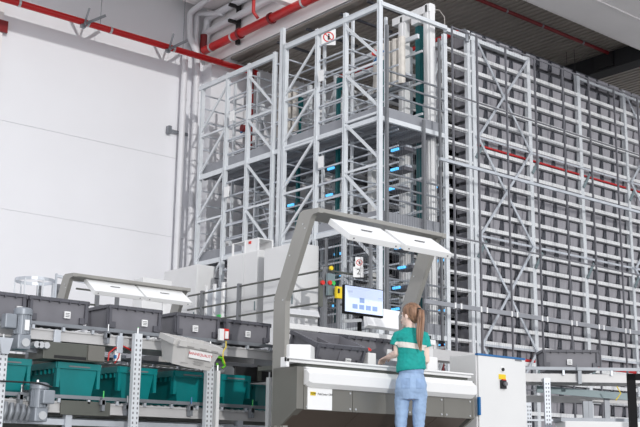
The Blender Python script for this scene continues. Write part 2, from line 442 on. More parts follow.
# platforms
for i, (z, lb) in enumerate(((7.45, 'upper grated walkway inside the white steel tower'), (5.18, 'middle grated walkway inside the white steel tower'), (2.95, 'lower grated walkway inside the white steel tower'))):
    p = thing('walkway', lb, 'walkway', (15.06, 16, z), world=True)
    mb = MB().bx(15.15, 17.4, 16.08, 22.7, z-.03, z)
    for k in range(6): mb.bx(15.15+.4*k, 15.21+.4*k, 16.08, 22.7, z-.12, z-.03)
    mb.build('deck', 'platform_grey', p)
    MB().bx(X0-.02, X0+.05, 16.0, 22.73, z-.1, z).bx(X0, 17.1, Y0-.02, Y0+.05, z-.1, z).build('edge_beam', 'painted_steel', p)
    MB().bx(X0+.05, X0+.08, 16.05, 22.7, z, z+.24).bx(X0+.05, 17.1, Y0+.05, Y0+.08, z, z+.24).build('kick_plate', 'platform_grey', p)
    for k in range(3):
        MB().bar((15.2, Y0-.02, z+.5+.27*k), (17.05, Y0-.02, z+.5+.27*k), .035, .035).build('guard_rail', 'galv_dark', p)
for i, (y, x) in enumerate(((17.55, 16.6), (16.75, 16.6))):
    pass
# goods lift with two masts and head beam
t = thing('goods_lift', 'thick white twin-mast lift with a head beam above the tower', 'lift', (16.9, 17, 0), world=True)
for q, yy in (((404, 18), 17.35), ((429, 5), 16.45)):
    p = on(q[0], q[1], 'X', 16.9)
    MB().bx(16.82, 16.98, p.y-.11, p.y+.11, 0, p.z).bx(16.80, 16.82, p.y-.04, p.y+.04, 0, p.z).build('mast', 'white_steel', t, bevel=.01)
pa, pb = on(404, 20, 'X', 16.9), on(429, 6, 'X', 16.9)
MB().bx(16.8, 17.0, pb.y-.1, pa.y+.3, pb.z-.18, pb.z).bx(16.82, 16.98, pb.y+.25, pb.y+.5, pb.z-.34, pb.z-.18).build('head_beam', 'white_steel', t)
MB().bx(16.95, 17.1, pb.y+.35, pb.y+.5, 0, pb.z-.35).build('guide_rail', 'teal_dark', t)
MB().tube([(17.05, pb.y+.0, pb.z-.05), (17.2, pb.y-.03, pb.z-.02), (17.35, pb.y-.05, pb.z-.15), (17.38, pb.y-.05, pb.z-.5)], .008, 6).build('cable', 'curtain', t)
def mast(x, y, top, lb, m='teal_dark', w=.08):
    props(MB().bx(x-w/2, x+w/2, y-w/2, y+w/2, 0, top).bx(x-w, x+w, y-w/2-.02, y-w/2, top-.3, top).build('lift_mast', m), lb, 'mast')
mast(15.9, 16.72, 9.1, 'slim teal vertical mast right of the first tower bay')
mast(15.9, 18.3, 9.1, 'slim teal vertical mast inside the second tower bay')
mast(16.1, 20.0, 9.1, 'slim teal vertical mast left of the tall white mast')
mast(16.6, 17.9, 8.9, 'white inner lift mast in the first aisle', 'white_steel', .14)
mast(16.6, 19.9, 8.9, 'white inner lift mast in the third tower bay', 'white_steel', .12)
mast(16.5, 18.9, 8.9, 'white inner lift mast in the second tower bay', 'white_steel', .12)
# shuttles with blue lights
sh = thing('shuttle_vehicle', 'small shuttle carriage with blue light inside the tower', 'shuttle', (0, 0, 0), group='shuttle carriages inside the tower')
MB().box((0, 0, .08), (.3, .45, .08)).build('body', 'tote_dark', sh)
MB().box((-.17, .05, .09), (.04, .22, .05)).build('light_strip', 'led_blue', sh)
MB().box((.03, -.1, .15), (.18, .2, .05)).build('load_arm', 'galv', sh)
first = True
rnd = random.Random(5)
for (x, y) in ((16.2, 16.5), (16.3, 18.65), (16.3, 20.2)):
    for z in (8.6, 6.95, 6.5, 6.0, 4.75, 4.3, 3.85, 3.4) if y < 17 else (6.9, 6.3, 4.9, 4.4, 3.7):
        o = sh if first else copy_tree(sh)
        first = False; o.location = (x+rnd.uniform(-.15, .15), y+rnd.uniform(-.1, .1), z)
# blue light bars inside the main rack corner bay
for i, (x, y, z) in enumerate(((17.5, 16.6, 6.3), (17.5, 16.7, 5.6), (17.5, 16.4, 4.6), (17.4, 16.8, 4.2), (17.6, 16.5, 3.5), (17.5, 16.7, 3.1), (17.5, 16.4, 2.75), (17.4, 16.6, 2.2))):
    o = copy_tree(sh); o.location = (x, y, z)
    o['label'] = 'small shuttle carriage with blue light inside the rack corner bay'; o['group'] = 'shuttle carriages in the rack corner bay'
# hanging beige curtain, sign and lamp at the tower top
t = thing('strip_curtain', 'beige ribbed panel hanging inside the top right tower bay', 'panel', (15.9, 16.9, 8.6), world=True)
mb = MB()
for k in range(5): mb.tube([(16.0, 17.1-.2*k, 8.45), (16.0, 17.1-.2*k, 9.55)], .085, 8)
mb.build('panel', 'curtain', t, smooth=True); MB().bar((16.0, 17.3, 8.4), (16.0, 16.1, 8.4), .08, .08).build('bottom_rail', 'galv_dark', t)
t = thing('strip_curtain', 'beige ribbed panel hanging inside the left tower section', 'panel', (15.9, 20.2, 8.6), world=True)
mb = MB()
for k in range(4): mb.tube([(16.0, 20.75-.24*k, 8.2), (16.0, 20.75-.24*k, 9.35)], .08, 8)
mb.build('panel', 'curtain', t, smooth=True)
t = thing('warning_lamp', 'round red lamp with blue bracket inside the top of the corner frame', 'lamp', (15.5, 16.3, 9.0), world=True)
MB().tube([(15.3, 16.45, 9.05), (15.4, 16.45, 9.05)], .07, 12).build('lamp', 'estop_red', t); MB().bar((15.42, 16.55, 8.85), (15.42, 16.3, 9.1), .04, .1).build('bracket', 'blue', t)
t = thing('warning_lamp', 'round red lamp inside the left end frame', 'lamp', (15.5, 21.2, 8.4), world=True)
MB().tube([(15.3, 21.3, 8.45), (15.4, 21.3, 8.45)], .09, 12).build('lamp', 'red_dark', t); MB().bar((15.42, 21.5, 8.4), (15.42, 21.1, 8.5), .04, .06).build('bracket', 'blue', t)
# prohibition sign builder (facing -X / camera)
def sign(name, label, c, w, h, kind, yawdeg):
    t = thing(name, label, 'sign', c, rotz=math.radians(yawdeg))
    MB().bx(-w/2, w/2, 0, .012, -h/2, h/2).build('plate', 'label_white', t)
    if kind == 'no':
        ring = MB(); N = 28; R1, R2 = w*.38, w*.3
        for k in range(N):
            a, b = 2*PI*k/N, 2*PI*(k+1)/N
            ring.add([(R1*math.cos(a), -.003, R1*math.sin(a)), (R1*math.cos(b), -.003, R1*math.sin(b)), (R2*math.cos(b), -.003, R2*math.sin(b)), (R2*math.cos(a), -.003, R2*math.sin(a))], [(0, 1, 2, 3)])
        ring.build('red_ring', 'estop_red', t)
        MB().bar((-w*.22, -.005, w*.22), (w*.22, -.005, -w*.22), w*.07, .002, up=(0, 1, 0)).build('slash', 'estop_red', t)
        MB().tube([(w*.02, -.004, -w*.2), (w*.02, -.004, w*.08)], w*.07, 8).tube([(w*.02, -.004, w*.13), (w*.02, -.004, w*.22)], w*.05, 8).build('pictogram', 'black', t)
    else:
        text('2', h*.75, 'black', t, facing_y(0, -.004, 0), 'numeral')
    return t
p = on(328.5, 37, 'X', 15.6); sign('prohibition_sign', 'grey board with red prohibition ring inside the tower top', p, .34, .4, 'no', -90+48)
p = on(359.3, 262.5, 'X', 14.9); sign('prohibition_sign', 'white square sign with red prohibition ring above the number sign', p, .17, .23, 'no', -40)
p = on(358.5, 272, 'X', 14.9); sign('number_sign', 'white square sign with the number 2', p, .22, .22, '2', -40)
for (x, y, wd, lb) in ((232, 116, .18, 'blank white plate on the left end frame'), (226.5, 192, .2, 'blank white plate low on the left end frame'),
                   (321, 76, .16, 'blank white plate on the second end frame'), (321, 162, .16, 'blank white plate lower on the second end frame')):
    p = on(x, y, 'X', 14.95)
    props(MB().box(p, (.02, wd, .26)).build('marking_plate', 'label_white'), lb, 'plate')

# safety mesh fence in front of rack
FY = 15.4
t = thing('mesh_fence', 'dark wire mesh safety fence on thin posts before the tall rack', 'fence', (16.6, FY, 0), world=True)
xs = [16.67, 17.47, 18.46, 19.5, 20.56, 21.6, 22.66, 23.7, 24.76, 25.8]
for x in xs: MB().bx(x-.017, x+.017, FY-.02, FY+.02, 0, 9.72).build('post', 'fence_grey', t)
x = 16.7; mb = MB()
while x < 26: mb.bx(x-.0008, x+.0008, FY-.0008, FY+.0008, .3, 9.7); x += .058
mb.build('wire_mesh', 'fence_grey', t)
for z in (9.7, 8.13, 4.97, 1.9): MB().bx(16.65, 26, FY-.012, FY+.012, z-.015, z+.015).build('mesh_rail', 'fence_grey', t)
for z, hh in ((6.58, .03), (3.5, .045)): MB().bx(15.7 if z < 5 else 16.2, 26, FY-.07, FY-.02, z-hh, z+hh).build('bumper_rail', 'galv' if z > 5 else 'platform_grey', t)
for x in xs[:]:
    for dx in (-.09, .09): MB().bx(x+dx-.02, x+dx+.02, FY-.08, FY-.06, 3.44, 3.56).build('rail_joint', 'white_steel', t)
# fence in front of tower's right face
t = thing('mesh_fence', 'short wire mesh fence before the tower right of the monitor', 'fence', (15.1, 15.6, 0), world=True)
mb = MB(); x = 15.15
while x < 16.6: mb.bx(x-.002, x+.002, 15.7, 15.704, 2.8, 7.2); x += .07
mb.build('wire_mesh', 'fence_grey', t)
MB().bx(16.55, 16.6, 15.68, 15.73, 2.8, 9.5).build('post', 'rail_grey', t)
t = thing('mesh_fence', 'dark wire mesh fence behind the railing under the tower', 'fence', (14.9, 17, 0), world=True)
mb = MB(); y = 16.1
while y < 18.9: mb.bx(14.9, 14.904, y-.003, y+.003, 2.4, 5.0); y += .075
mb.build('wire_mesh', 'fence_grey', t)
for y in (18.9, 17.5, 16.1): MB().bx(14.88, 14.93, y-.03, y+.03, 2.4, 5.0).build('post', 'rail_grey', t)

# rack totes -----------------------------------------------------------------
def tote_mb(Lx, Ly, H, taper=.02, rim=.03, wall=.012, rimout=.01, ribs=True):
    """open container, origin bottom centre"""
    mb = MB()
    a, b = Lx/2, Ly/2; a0, b0 = a-taper, b-taper
    def ring(x, y, z): return [(-x, -y, z), (x, -y, z), (x, y, z), (-x, y, z)]
    mb.loft([ring(a0, b0, 0), ring(a, b, H-rim), ring(a, b, H), ring(a-wall, b-wall, H), ring(a0-wall, b0-wall, wall)])
    return mb
rt = thing('rack_tote', 'grey storage tote on the tall rack behind the mesh fence', 'tote', (0, 0, 0), group='grey totes on the tall rack')
body = MB().add(*(lambda m: (m.v, m.f))(tote_mb(.395, .6, .27, .03)))
body.build('tote_body', 'rack_tote', rt)
mb = MB()
for s in (-1, 1):
    mb.bx(s*.198-.022, s*.198+.022, -.312, -.25, .09, .27)
    mb.bx(s*.215-.022, s*.215+.022, -.305, -.15, .05, .2)
    mb.bx(s*.182-.014, s*.182+.014, -.305, -.25, .0, .09)
mb.bx(-.21, .21, -.31, -.3, .25, .275)
mb.build('rim_gap_shade', 'tote_rim_shade', rt)  # corner lugs widened and darkened to paint the shaded gaps between totes
slots = []
for b in range(5):
    for k in range(4):
        for z in LEV:
            x = 17.98+1.985*b+.275+.478*k
            slots.append((x, z))
slots += [(x, LEV[0]+PITCH) for b in range(5) for k in range(4) for x in [17.98+1.985*b+.275+.478*k]]
vis = []
for x, z in slots:
    d = V((x, 16.0, z+.1-HC)); wv = d.dot(f); px, py = 320+F*d.dot(r)/wv, 213.5-F*d.dot(u)/wv
    if px < 648 and py < 432 and not (453 < px < 523 and py > 362): vis.append((wv, x, z))
vis.sort()
print('rack tote count', len(vis))
for i, (wv, x, z) in enumerate(vis[:300]):
    o = rt if i == 0 else copy_tree(rt)
    o.location = (x, Y0+.36, z+.052)
if len(vis) > 300:
    mb = MB()
    for wv, x, z in vis[300:]:
        q = tote_mb(.42, .6, .27, .03); q.xf(Matrix.Translation((x, Y0+.36, z+.052))); mb.add(q.v, q.f)
    props(mb.build('rack_tote', 'rack_tote'), 'remaining grey totes at the far end of the tall rack', 'tote', kind='stuff')

# ------------------------------------------------------------------ platform with cabinets and railing
t = thing('steel_platform', 'raised steel platform carrying the white cabinets', 'platform', (12, 17, 0), world=True)
MB().bx(11.3, 15.0, 16.62, 22.9, 2.3, 2.42).build('deck', 'platform_grey', t)
for x, y in ((11.5, 16.8), (14.8, 16.8), (11.5, 22.6), (14.8, 22.6), (11.5, 19.7)):
    MB().bx(x-.06, x+.06, y-.06, y+.06, 0, 2.3).build('leg', 'rail_grey', t)
RC = on(325, 269, 'Z', 4.12)
t = thing('railing', 'grey railing in front of the large white cabinets, turning at the corner post', 'railing', (RC.x, RC.y, 2.4), world=True)
HX = 12.7
def rail_line(t, p, q, zs, rad=.022):
    for z in zs: MB().tube([(p[0], p[1], z), (q[0], q[1], z)], rad, 8).build('rail', 'conv_dark', t, smooth=True)
def rail_posts(t, pts, z0, z1):
    for x, y in pts: MB().bx(x-.045, x+.045, y-.03, y+.03, z0, z1).build('post', 'rail_grey', t)
zs = (4.1, 3.77, 3.44)
rail_line(t, (RC.x, RC.y), (RC.x, 21.6), zs); rail_line(t, (RC.x, RC.y), (16.3, RC.y), zs)
rail_posts(t, ((RC.x, RC.y), (RC.x, 19.55), (RC.x, 21.0), (RC.x+1.56, RC.y), (RC.x+1.78, RC.y)), 2.4, 4.16)
t = thing('railing', 'grey railing behind the far left workstation lamps', 'railing', (12, 22.9, 2.4), world=True)
A = on(80, 289, 'Y', 22.6); B = on(150, 303, 'Y', 22.6)
rail_line(t, (A.x-.1, 22.6), (13.95, 22.6), (A.z, A.z-.33, A.z-.66))
rail_posts(t, [(on(px, 299, 'Y', 22.6).x, 22.6) for px in (97, 117, 143)], 2.4, A.z+.02)
t = thing('railing', 'short dark railing posts behind the ring cage', 'railing', (11, 22.9, 2.4), world=True)
rail_posts(t, [(on(px, 290, 'Y', 22.6).x, 22.6) for px in (39, 55, 59)], 2.4, on(57, 284, 'Y', 22.6).z)
# ring cage
c = on(35, 280, 'Z', 4.1)
t = thing('ladder_cage', 'round cage of pale vertical bars with a ring on top', 'cage', (c.x, c.y, 2.4), world=True)
N = 20; ring = [(c.x+.42*math.cos(2*PI*k/N), c.y+.42*math.sin(2*PI*k/N), 4.08) for k in range(N+1)]
mb = MB()
for k in range(N): mb.bar(ring[k], ring[k+1], .02, .07)
mb.build('ring', 'galv', t)
for k in range(0, N, 3): MB().bar((ring[k][0], ring[k][1], 2.5), ring[k], .045, .02).build('bar', 'painted_steel', t)
MB().bar((c.x+.35, c.y-.3, 4.2), (c.x+1.0, c.y-.4, 4.12), .05, .06).bar((c.x+.35, c.y-.3, 2.5), (c.x+.35, c.y-.3, 4.25), .04, .04).build('gate_bar', 'galv', t)

def cab(label, x0, x1, y0, y1, z0, z1, seams=(), vent=None):
    t = thing('control_cabinet', label, 'cabinet', (x0, y0, z0), world=True)
    MB().bx(x0, x1, y0, y1, z0, z1).build('body', 'cabinet_grey', t, bevel=.012)
    for a, b in seams:   # doors on the -X face
        MB().bx(x0-.02, x0, a+.008, b-.008, z0+.08, z1-.03).build('door', 'cabinet_grey', t, bevel=.006)
        MB().bx(x0-.035, x0-.02, a+.05, a+.08, (z0+z1)/2-.1, (z0+z1)/2+.1).build('handle', 'slate', t)
    return t
p1 = on(167, 268, 'X', 14.5); p2 = on(198, 264, 'X', 14.5); p3 = on(218, 268, 'Y', p2.y)
cab('low white cabinet at the left, in front of the pipes', 14.5, 15.0, p2.y, p1.y+.1, 2.42, p2.z, [(p2.y, p1.y+.1)])
a = on(228, 257, 'X', 14.45); b = on(262, 249, 'X', 14.45)
cab('white double-door cabinet carrying the clear enclosure', 14.45, 14.95, b.y+.12, a.y, 2.42, a.z, [(b.y+.12, (a.y+b.y)/2), ((a.y+b.y)/2, a.y)])
d = on(265, 249, 'X', 14.3); e = on(299, 243, 'X', 14.3)
yF = on(296, 242, 'X', 14.3).y; xF = on(319, 246, 'Y', yF).x
cab('large white cabinet directly left of the railing corner', 14.3, xF, yF, d.y, 2.42, on(296, 242, 'X', 14.3).z, [(yF, d.y)])
g = on(225, 246, 'X', 14.6)
t = thing('enclosure', 'small clear-sided white enclosure standing on the double-door cabinet', 'enclosure', (14.6, b.y, a.z), world=True)
q0 = on(233, 250, 'X', 14.5); q1 = on(258, 250, 'X', 14.5)
zt = q0.z+.15
for (yy, xx) in ((q1.y, 14.5), (q0.y, 14.5), (q1.y, 14.9), (q0.y, 14.9), ((q0.y+q1.y)/2, 14.5)): MB().bx(xx-.02, xx+.02, yy-.02, yy+.02, a.z, zt).build('post', 'white_steel', t)
MB().bx(14.5, 14.9, q1.y, q0.y, zt-.02, zt).bx(14.5, 14.9, q1.y, q0.y, a.z, a.z+.03).bx(14.89, 14.9, q1.y, q0.y, a.z, zt).build('shell', 'white_steel', t)
MB().bx(14.49, 14.5, q1.y, (q0.y+q1.y)/2, a.z, zt).build('front_panel', 'label_white', t)
MB().bx(14.47, 14.49, q1.y+.25, q1.y+.33, a.z+.2, a.z+.26).build('red_mark', 'estop_red', t)
# small white cabinets lower left behind the far lamps
p = on(150, 284, 'Y', 20.0); p2 = on(168, 287, 'Y', 20.0)
t = cab('small white switch box behind the far left lamps', on(143, 281, 'Y', 20.5).x, on(172, 281, 'Y', 20.5).x, 20.5, 20.9, 2.42, on(150, 278, 'Y', 20.5).z)
p = on(228, 290, 'X', 13.9)
t = thing('machine_stand', 'light grey machine stand with panel behind the left railing', 'machine', (14.2, 19.2, 2.4), world=True)
pa = on(207, 290, 'X', 14.35); pb = on(224, 286, 'X', 14.35)
MB().bx(14.35, 14.4, pb.y, pa.y, 2.5, pa.z).build('panel', 'galv', t)
for y in (pb.y, pa.y, (pa.y+pb.y)/2): MB().bx(14.3, 14.36, y-.03, y+.03, 2.42, pa.z+.1).build('post', 'white_steel', t)
MB().bx(14.25, 14.3, pb.y+.02, pb.y+.12, pa.z-.75, pa.z-.65).build('indicator', 'green_lamp', t)
# operator boxes by the railing
pp = on(330, 283, 'Y', 16.45)
t = thing('button_station', 'operator box with red and green buttons behind the railing corner', 'control panel', tuple(pp), world=True)
MB().bx(pp.x-.04, pp.x+.14, 16.45, 16.53, pp.z-.25, pp.z+.2).build('housing', 'slate', t, bevel=.01)
for (dx, dz, m) in ((-.22, -.02, 'estop_red'), (-.03, 0, 'estop_red'), (.06, .0, 'green_lamp'), (0, .3, 'yellow')):
    MB().tube([(pp.x+dx, 16.44, pp.z+dz), (pp.x+dx, 16.40, pp.z+dz)], .045, 12).build('button', m, t, smooth=True)
MB().bx(pp.x-.03, pp.x+.03, 16.64, 16.70, 2.42, pp.z).bx(pp.x-.03, pp.x+.03, 16.53, 16.70, pp.z-.05, pp.z).build('stand', 'rail_grey', t)
MB().bx(pp.x-.26, pp.x-.18, 16.45, 16.5, pp.z-.5, pp.z+.06).build('side_box', 'conv_dark', t)
y1_ = on(337, 286, 'Y', 16.3); y2_ = on(344, 299, 'Y', 16.3)
t = thing('interlock_box', 'yellow safety switch box left of the monitor', 'switch box', tuple(y1_), world=True)
MB().bx(y1_.x, y2_.x, 16.3, 16.38, y2_.z, y1_.z).build('housing', 'yellow', t, bevel=.015)
MB().bx((y1_.x+y2_.x)/2-.03, (y1_.x+y2_.x)/2+.03, 16.34, 16.4, 0, y2_.z).build('stand', 'rail_grey', t)
MB().bx(y1_.x+.02, y1_.x+.06, 16.28, 16.3, y1_.z-.14, y1_.z-.05).build('slot', 'black', t)
# ------------------------------------------------------------------ pick workstation (front)
Yd = 6.95
XL, XR = 5.69, 7.715
ws = thing('pick_workstation', 'grey and white goods-to-person workstation with arched grey frame', 'workstation', (6.7, 7.2, 0), world=True)
def arch(root, X, Yb, H, X2, Hb=1.62, mats='arch_grey'):
    # side profile in Y-Z (vertical, bend, lean, bend)
    T = .05
    for x in (X, X2):
        prof = [(Yb-.085, 0), (Yb+.075, 0), (Yb+.075, Hb), (Yb-.235, H-.05), (Yb-.255, H-.018), (Yb-.30, H), (Yb-.50, H-.01), (Yb-.50, H-.05), (Yb-.43, H-.055), (Yb-.40, H-.085), (Yb-.37, H-.15), (Yb-.085, Hb-.03)]
        riv = MB()
        for (yy, zz) in ((Yb+.07, Hb-.01), (Yb-.05, Hb-.02), (Yb-.13, Hb+.35), (Yb-.3, H-.12), (Yb-.33, H-.16), (Yb-.06, Hb-.7)):
            riv.tube([(x-.004, yy, zz), (x+.001, yy, zz)], .007, 8)
        build_multi('arch_leg', [(MB().prism(prof, 'X', x, x+T), mats), (riv, 'alu')], root)
    MB().prism([(Yb-.25, H-.06), (Yb-.26, H-.018), (Yb-.30, H), (Yb-.50, H-.01), (Yb-.50, H-.045), (Yb-.4, H-.05)], 'X', X+T, X2).build('arch_beam', mats, root, bevel=.004)
def lamp(root, x0, x1, y, z, dy=.26, dz=.175):
    """flat lamp panel hinged on the beam at (y, z), dipping toward the operator"""
    a = V((0, -dy, -dz)).normalized(); n = V((0, -dz, dy)).normalized()
    L = math.hypot(dy, dz); p0 = V((0, y, z)); vs = []
    T = .055
    for x in (x0, x1):
        for s, k in ((0, 0), (L, 0), (L, -T), (0, -T)):
            q = p0+a*s+n*k; vs.append((x, q.y, q.z))
    h = MB().add(vs, [(0, 1, 2, 3), (7, 6, 5, 4), (0, 4, 5, 1), (1, 5, 6, 2), (2, 6, 7, 3), (3, 7, 4, 0)]).build('lamp_panel', 'white_steel', root, bevel=.006)
    xm = (x0+x1)/2; q = p0+a*(L*.5)+n*.002
    MB().bar(q+V((xm-.06-q.x, 0, 0)), q+V((xm+.06-q.x, 0, 0)), .028, .004).build('handle_slot', 'print_grey', h)
    q = p0+a*L-n*.03
    mb = MB()
    for xx in (x0+.05, x1-.05): mb.tube([(xx, q.y-.003, q.z), (xx, q.y+.002, q.z)], .008, 8)
    mb.build('screws', 'print_grey', h)
arch(ws, 5.64, 7.23, 2.335, 7.12)
LQ = on(330, 219, 'Y', 6.72); lamp(ws, LQ.x, LQ.x+.575, 6.72, LQ.z+.008)
lamp(ws, LQ.x+.63, LQ.x+1.205, 6.72, LQ.z+.008)
# worktop tray
MB().bx(5.51, 7.72, Yd, Yd+.03, 1.06, 1.10).bx(5.51, 7.72, Yd-.03, Yd, 1.085, 1.10).bx(5.51, 5.54, Yd, Yd+.08, 1.02, 1.10).bx(5.7, 7.715, Yd-.02, Yd+.2, 1.02, 1.032).build('worktop_edge', 'white_steel', ws, bevel=.004)
MB().bx(5.75, 7.7, Yd+.03, Yd+.7, 1.04, 1.075).build('worktop', 'conv_dark', ws)
# rounded white front lip
prof = [(Yd-.04, 1.02), (Yd+.03, 1.035), (Yd+.03, .86), (Yd-.03, .865), (Yd-.07, .90), (Yd-.075, .98)]
mb = MB(); 
def lipring(x, s):
    cz = .95; return [(x, Yd+.03+(p[0]-Yd-.03), cz+(p[1]-cz)*s) for p in prof]
mb.loft([lipring(XL, .72), lipring(XL+.02, .9), lipring(XL+.05, 1), lipring(XR-.05, 1), lipring(XR-.02, .95), lipring(XR, .75)])
mb.build('front_lip', 'white_steel', ws, bevel=0)
# fascia panels
for a, b in ((XL, 6.22), (6.225, 6.86), (6.865, 7.33), (7.335, 7.71)):
    p = MB().bx(a, b, Yd-.01, Yd+.05, .685, .885).build('fascia_panel', 'fascia', ws, bevel=.003)
    mb = MB()
    for xx, zz in ((a+.03, .71), (b-.03, .71), (b-.03, .84)): mb.tube([(xx, Yd-.016, zz), (xx, Yd-.01, zz)], .009, 8)
    mb.build('screws', 'alu', p)
for a, b in ((XL-.05, 6.3), (6.305, 6.86), (6.865, 7.25), (7.255, 7.65)):
    MB().prism([(Yd, .685), (Yd+.02, .70), (Yd+.24, .56), (Yd+.22, .545)], 'X', a, b).build('under_panel', 'brown_panel', ws)
MB().bx(XL-.12, 7.6, Yd+.22, Yd+.26, .0, .56).build('lower_panel', 'fascia', ws)
# left side panel, seen end-on
MB().prism([(Yd-.01, 1.03), (Yd-.01, .69), (Yd+.2, .56), (Yd+.2, 0), (Yd+.31, 0), (Yd+.31, 1.03)], 'X', XL-.075, XL-.005).build('side_panel', 'fascia', ws, bevel=.003)
MB().prism([(Yd-.01, 1.03), (Yd-.01, .69), (Yd+.2, .56), (Yd+.2, 0), (Yd+.4, 0), (Yd+.4, 1.03)], 'X', XR, XR+.03).build('side_panel', 'fascia', ws, bevel=.003)
# name plate
a = on(308, 382, 'Y', Yd-.02); b = on(332, 405, 'Y', Yd-.02)
pl = MB().bx(a.x, b.x, Yd-.02, Yd-.01, .69, .873).build('name_plate', 'label_white', ws); pl['label'] = 'white name plate with a yellow logo'
q = on(313, 393.6, 'Y', Yd-.022)
MB().bx(q.x-.027, q.x+.027, Yd-.024, Yd-.02, q.z-.015, q.z+.015).build('logo', 'yellow', pl)
text('TGW', .026, 'black', pl, facing_y(q.x, Yd-.0255, q.z), 'logo_text')
text('PickCenter ONE', .024, 'black', pl, facing_y(q.x+.135, Yd-.021, q.z-.001), 'plate_text')
# white control boxes on the worktop
def wedge_box(name, root, p, q, y, m='white_steel', d=.12):
    return MB().bx(p[0], q[0], y, y+d, p[1], q[1]).build(name, m, root, bevel=.012)
mb = MB().add([(5.66, 7.10, 1.10), (5.80, 7.0, 1.10), (5.90, 7.06, 1.10), (5.90, 7.22, 1.10), (5.66, 7.22, 1.10),
               (5.66, 7.10, 1.225), (5.80, 7.0, 1.225), (5.90, 7.06, 1.215), (5.90, 7.22, 1.225), (5.66, 7.22, 1.225)],
              [(0, 1, 2, 3, 4), (9, 8, 7, 6, 5), (0, 5, 6, 1), (1, 6, 7, 2), (2, 7, 8, 3), (3, 8, 9, 4), (4, 9, 5, 0)])
mb.build('corner_cover', 'white_steel', ws, bevel=.008)
q = on(367, 356, 'Y', 7.12)
t = MB().bx(q.x-.05, q.x+.045, 7.05, 7.15, 1.09, 1.215).build('button_box', 'white_steel', ws, bevel=.008)
MB().tube([(q.x, 7.11, 1.215), (q.x, 7.11, 1.235)], .02, 12).build('button_collar', 'print_grey', t)
MB().tube([(q.x, 7.11, 1.235), (q.x, 7.11, 1.25), (q.x, 7.11, 1.262)], [.032, .032, .02], 14).build('stop_button', 'estop_red', t, smooth=True)
MB().bx(q.x+.42, q.x+.58, 7.3, 7.4, 1.09, 1.3).build('button_box', 'white_steel', ws, bevel=.01)
q2 = on(425, 372, 'Y', 7.1)
MB().bx(q2.x-.02, q2.x+.12, 7.05, 7.2, 1.09, 1.235).build('button_box', 'white_steel', ws, bevel=.01)
q3 = on(388, 346, 'Y', 7.0); 
# rear transfer table
rz = 1.52
t2 = thing('transfer_table', 'pale transfer table behind the workstation bins, under the monitor', 'table', (6.7, 8, 0), world=True)
MB().bx(6.05, 8.05, 7.72, 7.8, 1.45, 1.50).build('edge_trim', 'white_steel', t2, bevel=.004)
MB().add([(6.05, 7.8, 1.42), (8.1, 7.8, 1.42), (8.1, 8.6, 1.42), (6.65, 8.6, 1.42), (6.05, 7.8, 1.47), (8.1, 7.8, 1.47), (8.1, 8.6, 1.47), (6.65, 8.6, 1.47)], [(0, 1, 2, 3), (7, 6, 5, 4), (0, 4, 5, 1), (1, 5, 6, 2), (2, 6, 7, 3), (3, 7, 4, 0)]).build('table_top', 'conv_dark', t2)
MB().bx(6.05, 8.05, 7.76, 7.79, .9, 1.45).build('back_panel', 'cabinet_grey', t2)
mb = MB()
for k in range(8): mb.tube([(6.75+.17*k, 7.85, 1.5), (6.75+.17*k, 8.55, 1.5)], .022, 8)
mb.build('rollers', 'alu', t2, smooth=True)
for x in (6.3, 8.0): MB().bx(x-.03, x+.03, 7.9, 7.96, 0, 1.42).build('leg', 'galv', t2)
# white hinged hood right of monitor
pa, pb, pc, pd = on(366, 306, 'Y', 8.1), on(404, 312, 'Y', 8.1), on(404, 330, 'Y', 7.8), on(368, 325, 'Y', 7.8)
t = MB().add([tuple(pa), tuple(pb), tuple(pc), tuple(pd)]+[tuple(v+V((0, .05, -.02))) for v in (pa, pb, pc, pd)],
         [(0, 1, 2, 3), (7, 6, 5, 4), (0, 4, 5, 1), (1, 5, 6, 2), (2, 6, 7, 3), (3, 7, 4, 0)]).build('hood', 'white_steel')
props(t, 'sloping white hood cover right below the monitor', 'cover')
pa, pb, pc, pd = on(286, 308, 'Y', 8.5), on(318, 311, 'Y', 8.4), on(320, 317, 'Y', 8.1), on(288, 313.5, 'Y', 8.1)
t = MB().add([tuple(pa), tuple(pb), tuple(pc), tuple(pd)]+[tuple(v+V((0, .05, -.02))) for v in (pa, pb, pc, pd)],
         [(0, 1, 2, 3), (7, 6, 5, 4), (0, 4, 5, 1), (1, 5, 6, 2), (2, 6, 7, 3), (3, 7, 4, 0)]).build('hood', 'white_steel')
props(t, 'flat white cover right of the tall arch leg', 'cover')
t = MB().bx(8.0, 9.4, 8.3, 8.5, 1.38, 1.5).build('conveyor_segment', 'conv_light'); props(t, 'pale conveyor side frame right of the person', 'conveyor')
t = MB().bx(7.6, 8.3, 8.0, 8.35, 1.2, 1.32).build('conveyor_segment', 'galv'); props(t, 'short steel conveyor end behind the white control cabinet', 'conveyor')

# monitor
MY = 7.62
m0, m1, m2, m3 = on(344.5, 283.5, 'Y', MY), on(383.3, 290.5, 'Y', MY), on(382.8, 318.3, 'Y', MY), on(345.5, 313, 'Y', MY)
mx0, mx1 = m0.x, m1.x; mz0, mz1 = (m2.z+m3.z)/2, (m0.z+m1.z)/2
t = thing('monitor', 'flat computer monitor showing four pale blue tiles', 'monitor', ((mx0+mx1)/2, MY, mz0), world=True)
MB().bx(mx0, mx1, MY, MY+.035, mz0, mz1).build('housing', 'black_steel', t, bevel=.004)
s = MB().bx(mx0+.008, mx1-.008, MY-.003, MY, mz0+.02, mz1-.008).build('screen', 'screen', t); s['label'] = 'bright pale blue screen'
W, H = mx1-mx0, mz1-mz0
mb = MB()
for k in range(4): mb.bx(mx0+W*(.20+.17*k), mx0+W*(.20+.17*k+.125), MY-.005, MY-.003, mz0+H*.20, mz0+H*.36)
mb.bx(mx0+W*.38, mx0+W*.50, MY-.005, MY-.003, mz0+H*.43, mz0+H*.60)
